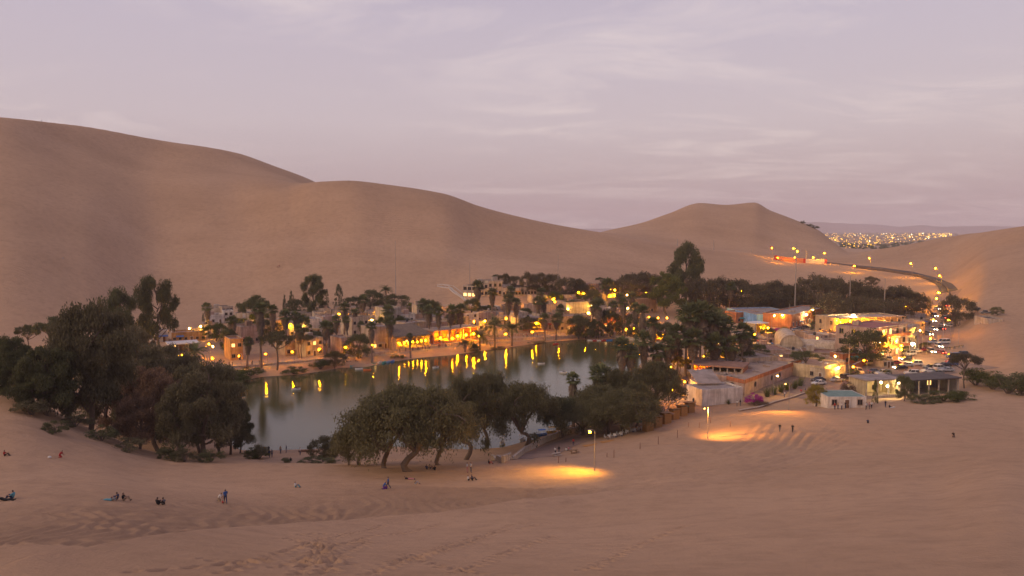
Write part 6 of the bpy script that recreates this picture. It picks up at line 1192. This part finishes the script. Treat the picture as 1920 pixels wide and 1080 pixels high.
# long painted hoarding beside the climbing road
def hoarding():
    a, b = on(1452, 487), on(1550, 494); d = b - a; n = 22; o = empty('painted_hoarding', a); rz = math.atan2(d.y, d.x); l = d.xy.length / n; cs = [mat('hoarding_red', (.50, .05, .03), .7, .15, .3), mat('hoarding_orange', (.62, .24, .12), .7, .2, .3), mat('hoarding_white', (.72, .64, .54), .7, .15, .3)]
    for i in range(n):
        p = a + d * (i / n); q = a + d * ((i + 1) / n); z = H(p.x, p.y); m = MB(); m.bx(.02, l - .02, -.2, .2, -1.5, 3.6); c = 0 if i in (0, 12, 21) else 1 if i < 12 else 2; w = m.build('panel', cs[c], o); w.location = (p.x - a.x, p.y - a.y, z - a.z); w.rotation_euler.z = rz
    tag(o, 'long orange and white painted roadside wall with red ends', 'wall')
hoarding()
for px, g in ((1458, G_AMB), (1490, G_AMB), (1525, G_YEL)): lamp(px, 483, 4.5, 'low lamp lighting the painted roadside wall', g, .34, arm=1, group='lamps at the painted wall')
# white stairway down the dune
def stairway():
    pts = [(822,536),(845,539),(862,552),(878,566),(892,578)]; Q = [on(*p) for p in pts]; o = empty('white_stairway', Q[0]); st = MB(); st.bx(0, .8, -1.4, 1.4, -.6, .12); st = st.mesh('step', wm('white')); bl = MB(); bl.bx(-.08, .08, -.08, .08, 0, .95); bl = bl.mesh('baluster', wm('white')); k = 0
    for a, b in zip(Q, Q[1:]):
        d = b - a; n = max(2, int(d.xy.length / .9)); rz = math.atan2(d.y, d.x)
        for i in range(n):
            p = a.lerp(b, i / n); z = H(p.x, p.y); s = link('step', st, o); s.location = (p.x - Q[0].x, p.y - Q[0].y, z - Q[0].z); s.rotation_euler.z = rz
            if i % 3 == 0:
                for sg in (-1.35, 1.35): q = link('baluster', bl, s); q.location = (.4, sg, .12)
        for sg in (-1.35, 1.35):
            m = MB(); off = Vector((-math.sin(rz), math.cos(rz), 0)) * sg; A = a - Q[0] + off; B = b - Q[0] + off; A.z = H(a.x, a.y) - Q[0].z + 1.1; B.z = H(b.x, b.y) - Q[0].z + 1.1; m.tube([A, B], .14, 5); m.build('handrail', wm('white'), o)
    tag(o, 'white balustraded stairway down the dune beside the hillside hotel', 'stairs')
stairway()
# wooden kiosks
_km = {}
def kiosk(px, py, rz, label, awn=None):
    if not _km:
        w = MB(); w.bx(-.9, .9, .82, .9, 0, 2.1); w.bx(-.9, -.82, -.9, .819, 0, 2.1); w.bx(.82, .9, -.9, .819, 0, 2.1); f = MB(); f.bx(-.819, .819, -.9, -.83, 0, 1.0); f.bx(-.819, .819, -.9, -.83, 1.75, 2.1); c = MB(); c.bx(-.9, .9, -1.2, -.901, .98, 1.05); r = MB(); r.add([(-1.15, -1.3, 2.11), (1.15, -1.3, 2.11), (1.15, 1.05, 2.3), (-1.15, 1.05, 2.3), (-1.15, -1.3, 2.2), (1.15, -1.3, 2.2), (1.15, 1.05, 2.39), (-1.15, 1.05, 2.39)], [(3,2,1,0),(4,5,6,7),(0,1,5,4),(1,2,6,5),(2,3,7,6),(3,0,4,7)]); bd = MB(); bd.bx(-.07, .07, -.012, .012, 0, 2.06)
        mk = mat('kiosk_boards', (.40, .21, .06), .8, .3, 3, .3, rnd=.15); _km.update(w=w.mesh('wall', mk), f=f.mesh('front_panel', mk), c=c.mesh('counter', M_WOOD), r=r.mesh('roof', mat('kiosk_roof', (.24, .15, .08), .9, .3, 2)), b=bd.mesh('batten', M_WOOD))
    o = empty('wooden_kiosk', on(px, py), R(rz), (1.05, 1.05, 1.15)); wl = link('wall', _km['w'], o); link('front_panel', _km['f'], o); link('counter', _km['c'], o); link('roof', _km['r'], o)
    for i in range(6):
        for y in (.915,): b = link('batten', _km['b'], wl); b.location = (-.75 + .3 * i, y, .02)
        b = link('batten', _km['b'], wl); b.location = (-.915, -.7 + .3 * i, .02); b.rotation_euler.z = math.pi / 2
    tag(o, label, 'kiosk')
for i, (px, py, l) in enumerate(((1215,808,'wooden kiosk at the cafe end of the row'),(1231,801,'wooden kiosk second from the cafe end of the row'),(1248,794,'wooden kiosk third from the cafe end of the row'),(1264,786,'wooden kiosk in the middle of the row by the lit plaza'),(1279,779,'wooden kiosk next to last toward the white house'),(1293,773,'wooden kiosk at the white house end of the row'))): kiosk(px, py, 205, l)
M_FAB = {k: mat('parasol_' + k, c, .9, .15, 3) for k, c in dict(green=(.08, .16, .09), white=(.60, .58, .54), brown=(.25, .15, .09)).items()}
def parasol(px, py, c, label, group=None):
    o = empty('parasol', on(px, py)); m = MB(); m.tube([(0, 0, -.1), (0, 0, 2.3)], .03, 6); m.build('pole', M_STEEL, o); m = MB(); n = 8; vs = [(0, 0, 2.45)] + [(1.3 * math.cos(6.2832 * i / n), 1.3 * math.sin(6.2832 * i / n), 1.95) for i in range(n)]; m.add(vs, [(0, 1 + i, 1 + (i + 1) % n) for i in range(n)]); m.build('canopy', M_FAB[c], o); tag(o, label, 'parasol', group)
parasol(1196,806,'green','green parasol over the cafe guests'); parasol(1283,776,'green','green parasol between two wooden kiosks'); parasol(1172,812,'white','white parasol at the cafe tables'); parasol(1255,790,'brown','brown parasol behind the wooden kiosks'); parasol(1440,632,'brown','brown parasol at the pool bar')
_tm = {}
def table_set(px, py, label, group):
    if not _tm:
        mk = mat('white_plastic', (.66, .63, .58), .5, .08, 3); t = MB(); t.tube([(0, 0, .70), (0, 0, .74)], .48, 12); l = MB(); l.tube([(0, 0, 0), (0, 0, .699)], .035, 6); s = MB(); s.bx(-.22, .22, -.22, .22, .42, .46); b = MB(); b.bx(-.22, .22, .2, .24, .461, .9); g = MB(); g.bx(-.025, .025, -.025, .025, 0, .419); _tm.update(t=t.mesh('top', mk), l=l.mesh('leg', mk), s=s.mesh('seat', mk), b=b.mesh('backrest', mk), g=g.mesh('leg', mk))
    p = on(px, py); o = empty('cafe_table', p); link('top', _tm['t'], o)
    for a in range(3): q = link('leg', _tm['l'], o); q.location = (.3 * math.cos(a * 2.09), .3 * math.sin(a * 2.09), 0)
    tag(o, label, 'table', group + ' tables')
    for a in (.4, 2.5, 4.6):
        c = Vector((p.x + math.cos(a) * .95, p.y + math.sin(a) * .95, 0)); c.z = H(c.x, c.y); o = empty('cafe_chair', c, a - math.pi / 2); link('seat', _tm['s'], o); link('backrest', _tm['b'], o)
        for x in (-.19, .19):
            for y in (-.19, .19): q = link('leg', _tm['g'], o); q.location = (x, y, 0)
        tag(o, 'white plastic chair at a cafe table under the huarangos', 'chair', group + ' chairs')
for px, py in ((1142,822),(1153,819),(1165,816),(1176,812),(1190,809),(1204,806)): table_set(px, py, 'white plastic cafe table under the huarangos', 'cafe')
def picnic(px, py, rz, label, m):
    o = empty('picnic_bench', on(px, py), R(rz)); b = MB(); b.bx(-.9, .9, -.35, .35, .70, .75); b.build('table_top', m, o)
    for y in (-.65, .65): b = MB(); b.bx(-.9, .9, y - .14, y + .14, .42, .46); b.build('seat', m, o)
    for x in (-.6, .6): b = MB(); b.bx(x - .05, x + .05, -.75, .75, .34, .419); b.bx(x - .05, x + .05, -.08, .08, 0, .339); b.bx(x - .05, x + .05, -.08, .08, .42, .699); b.build('leg', m, o)
    tag(o, label, 'bench')
picnic(1076,850,30,'wooden picnic bench on the path below the low wall', M_WOOD); picnic(1043,856,30,'whitish picnic bench beside the striding walker', wm('pale'))
for px, py in ((1108,835),(1140,828)):
    m = MB(); m.box((0, 0, .04), (3.6, 1.3, .05), 0); o = m.build('ground_mat', mat('orange_mat', (.45, .22, .07), .9, .25, 2)); o.location = on(px, py) + Vector((0, 0, .03)); o.rotation_euler.z = R(25); tag(o, 'orange mat spread on the path near the picnic bench', 'mat', 'mats on the path')
m = MB(); m.tube([(-1.8, 0, .25), (-.4, .1, .32), (1.2, 0, .28), (2.6, .2, .22)], [.2, .24, .2, .12], 8); m.tube([(.6, .05, .3), (1.2, .5, .6)], [.09, .04], 6); o = m.build('driftwood_log', M_POST, None, True); o.location = on(575, 848); tag(o, 'dark fallen log lying on the beach by the bushy tree', 'log')
# white tank truck body on the motel roof line, traffic barrier stripes
def barrier(i, px, py):
    o = empty('traffic_barrier', on(px, py), R(20)); ca, cb = mat('barrier_yellow', (.60, .38, .03), .6, .1, 2), PAINT['black']
    for k in range(5): m = MB(); m.box((-1 + k * .5, 0, .85), (.49, .06, .25), 0); m.build('stripe', ca if k % 2 else cb, o)
    for x in (-.9, .9): m = MB(); m.bx(x - .04, x + .04, -.25, .25, 0, .72); m.build('leg', M_STEEL, o)
    tag(o, 'yellow and black striped barrier at the dune side of the road', 'barrier', 'striped barriers')
for i, (px, py) in enumerate(((1776,656),(1785,655),(1794,654),(1802,652))): barrier(i, px, py)
def tanker():
    P_ = on(1670, 611); o = empty('tank_truck', P_, R(5)); m = MB(); m.tube([(-4, 0, 2.0), (-3.7, 0, 2.0), (2.7, 0, 2.0), (3, 0, 2.0)], [.9, 1.15, 1.15, .9], 14); m.build('tank', PAINT['white'], o, True); m = MB(); m.bx(3.2, 4.8, -1.1, 1.1, .6, 2.7); m.build('cab', PAINT['white'], o); m = MB(); m.bx(-4, 3.19, -.5, .5, .6, .95); m.build('chassis', M_STEEL, o); w = MB(); w.bx(4.3, 4.82, -1.0, 1.0, 1.7, 2.45); w.build('windscreen', M_GLASS, o); M = car_meshes('sedan', 'white')
    for x in (-3, -2, 3.8):
        for y in (-.95, .95): q = link('wheel', M['tyre'], o); q.location = (x, y, .48); q.scale = (1.4, 1.4, 1.4); link('rim', M['rim'], q)
    tag(o, 'white tank truck parked behind the motel', 'truck')
tanker()
# ------------------------------------------------------------------ distant city, mountains, haze
rc = random.Random(3)
G_CITY = glow('city_lamp', (1.0, .48, .012), 8); G_CITYW = glow('city_lamp_white', (1.0, .85, .5), 9)
mb = MB()
for i in range(520):
    t = rc.random() ** .8; px = 1540 + 245 * rc.random(); lo = 433 + max(0, (px - 1545)) * .02; hi = 466 - max(0, px - 1600) * .125
    if px < 1585: hi = 440 + (px - 1540) * .5
    if hi < lo + 2: continue
    py = lo + (hi - lo) * rc.random() ** 1.2; py = max(py, 436.6); p = at_z(px, py, 12.0); s = p.y / FPX * rc.choice((.26, .3, .36, .42, .55)); g = 1 if rc.random() < .06 else 0
    if g: s *= 1.5
    mb.ball((p.x, p.y, 12 + s), s, g, 5, 3)
tag(mb.build('city_lights', [G_CITY, G_CITYW]), 'sparkling amber street lights of the far city on the plain', 'city lights', kind='stuff')
mb = MB()
for i in range(420):
    px = 1535 + 260 * rc.random(); py = 437.5 + 28 * rc.random() ** 1.6; p = at_z(px, py, 8.0); k = p.y / FPX; mb.box((p.x, p.y, 8 + k * .9), (k * rc.uniform(2, 6), k * rc.uniform(3, 8), k * rc.uniform(1.2, 3)), rc.choice((0, 0, 1)), rc.uniform(0, 1.5))
tag(mb.build('city_blocks', [wm('grey'), wm('brown')]), 'low grey houses of the far city on the plain', 'city', kind='stuff')
C = []; Rr = []
for i in range(150):
    px = rc.uniform(1575, 1790); py = 470 - abs(px - 1640) * .09 - rc.random() * 9; p = at_z(px, max(py, 440), 8.0); k = p.y / FPX; C.append((p.x, p.y, 8 + k * 1.6)); Rr.append(k * rc.uniform(2, 4.5))
V = leaves_np(np.array(C), np.array(Rr), 40, 1.6, np.random.default_rng(5), flat=.5); tag(link('distant_treeline', leaf_mesh('distant_treeline', V, LM['dark'])), 'dark belt of trees at the near edge of the far city', 'trees', kind='stuff')
def mountains():
    X = np.linspace(-9500, 9500, 380); rows = 14; VX = []; VY = []; VZ = []
    rid = 60 + 70 * vnoise(X, X * 0, 2600, 21) + 60 * vnoise(X, X * 0, 900, 22) + 26 * vnoise(X, X * 0, 330, 23) + 10 * vnoise(X, X * 0, 120, 24) + 70 * np.exp(-((X - 3300) / 1400) ** 2)
    for j in range(rows):
        t = j / (rows - 1); y = np.sqrt(np.maximum(9900 ** 2 - X ** 2, 1.6e6)) * .86 + t * 900; z = 6 + np.maximum(rid, 20) * math.sin(t * math.pi) ** .8 * (1 + .5 * vnoise(X, X * 0 + j * 80, 240, 25)); VX.append(X); VY.append(y); VZ.append(z - (j in (0, rows - 1)) * 8)
    me = grid_mesh('mountains', np.array(VX), np.array(VY), np.array(VZ), wrap=False); me.materials.append(mat('mountain_rock', (.40, .32, .31), .95, .2, .002)); o = link('mountains', me); tag(o, 'faint hazy mountains beyond the city plain', 'mountains', kind='structure')
mountains()
def haze():
    mb = MB(); mb.bx(-12500, 12500, -12500, 12500, -4, 330); m = bpy.data.materials.new('haze'); m.use_nodes = True; t = m.node_tree; t.nodes.clear(); out = N(t, 'ShaderNodeOutputMaterial'); v = N(t, 'ShaderNodeVolumePrincipled'); v.inputs['Color'].default_value = (.97, .92, .94, 1); v.inputs['Density'].default_value = .00010; v.inputs['Anisotropy'].default_value = 0.0
    t.links.new(v.outputs[0], out.inputs['Volume']); o = mb.build('haze', m); tag(o, 'thin evening haze over the basin and plain', 'haze', kind='stuff')
haze()
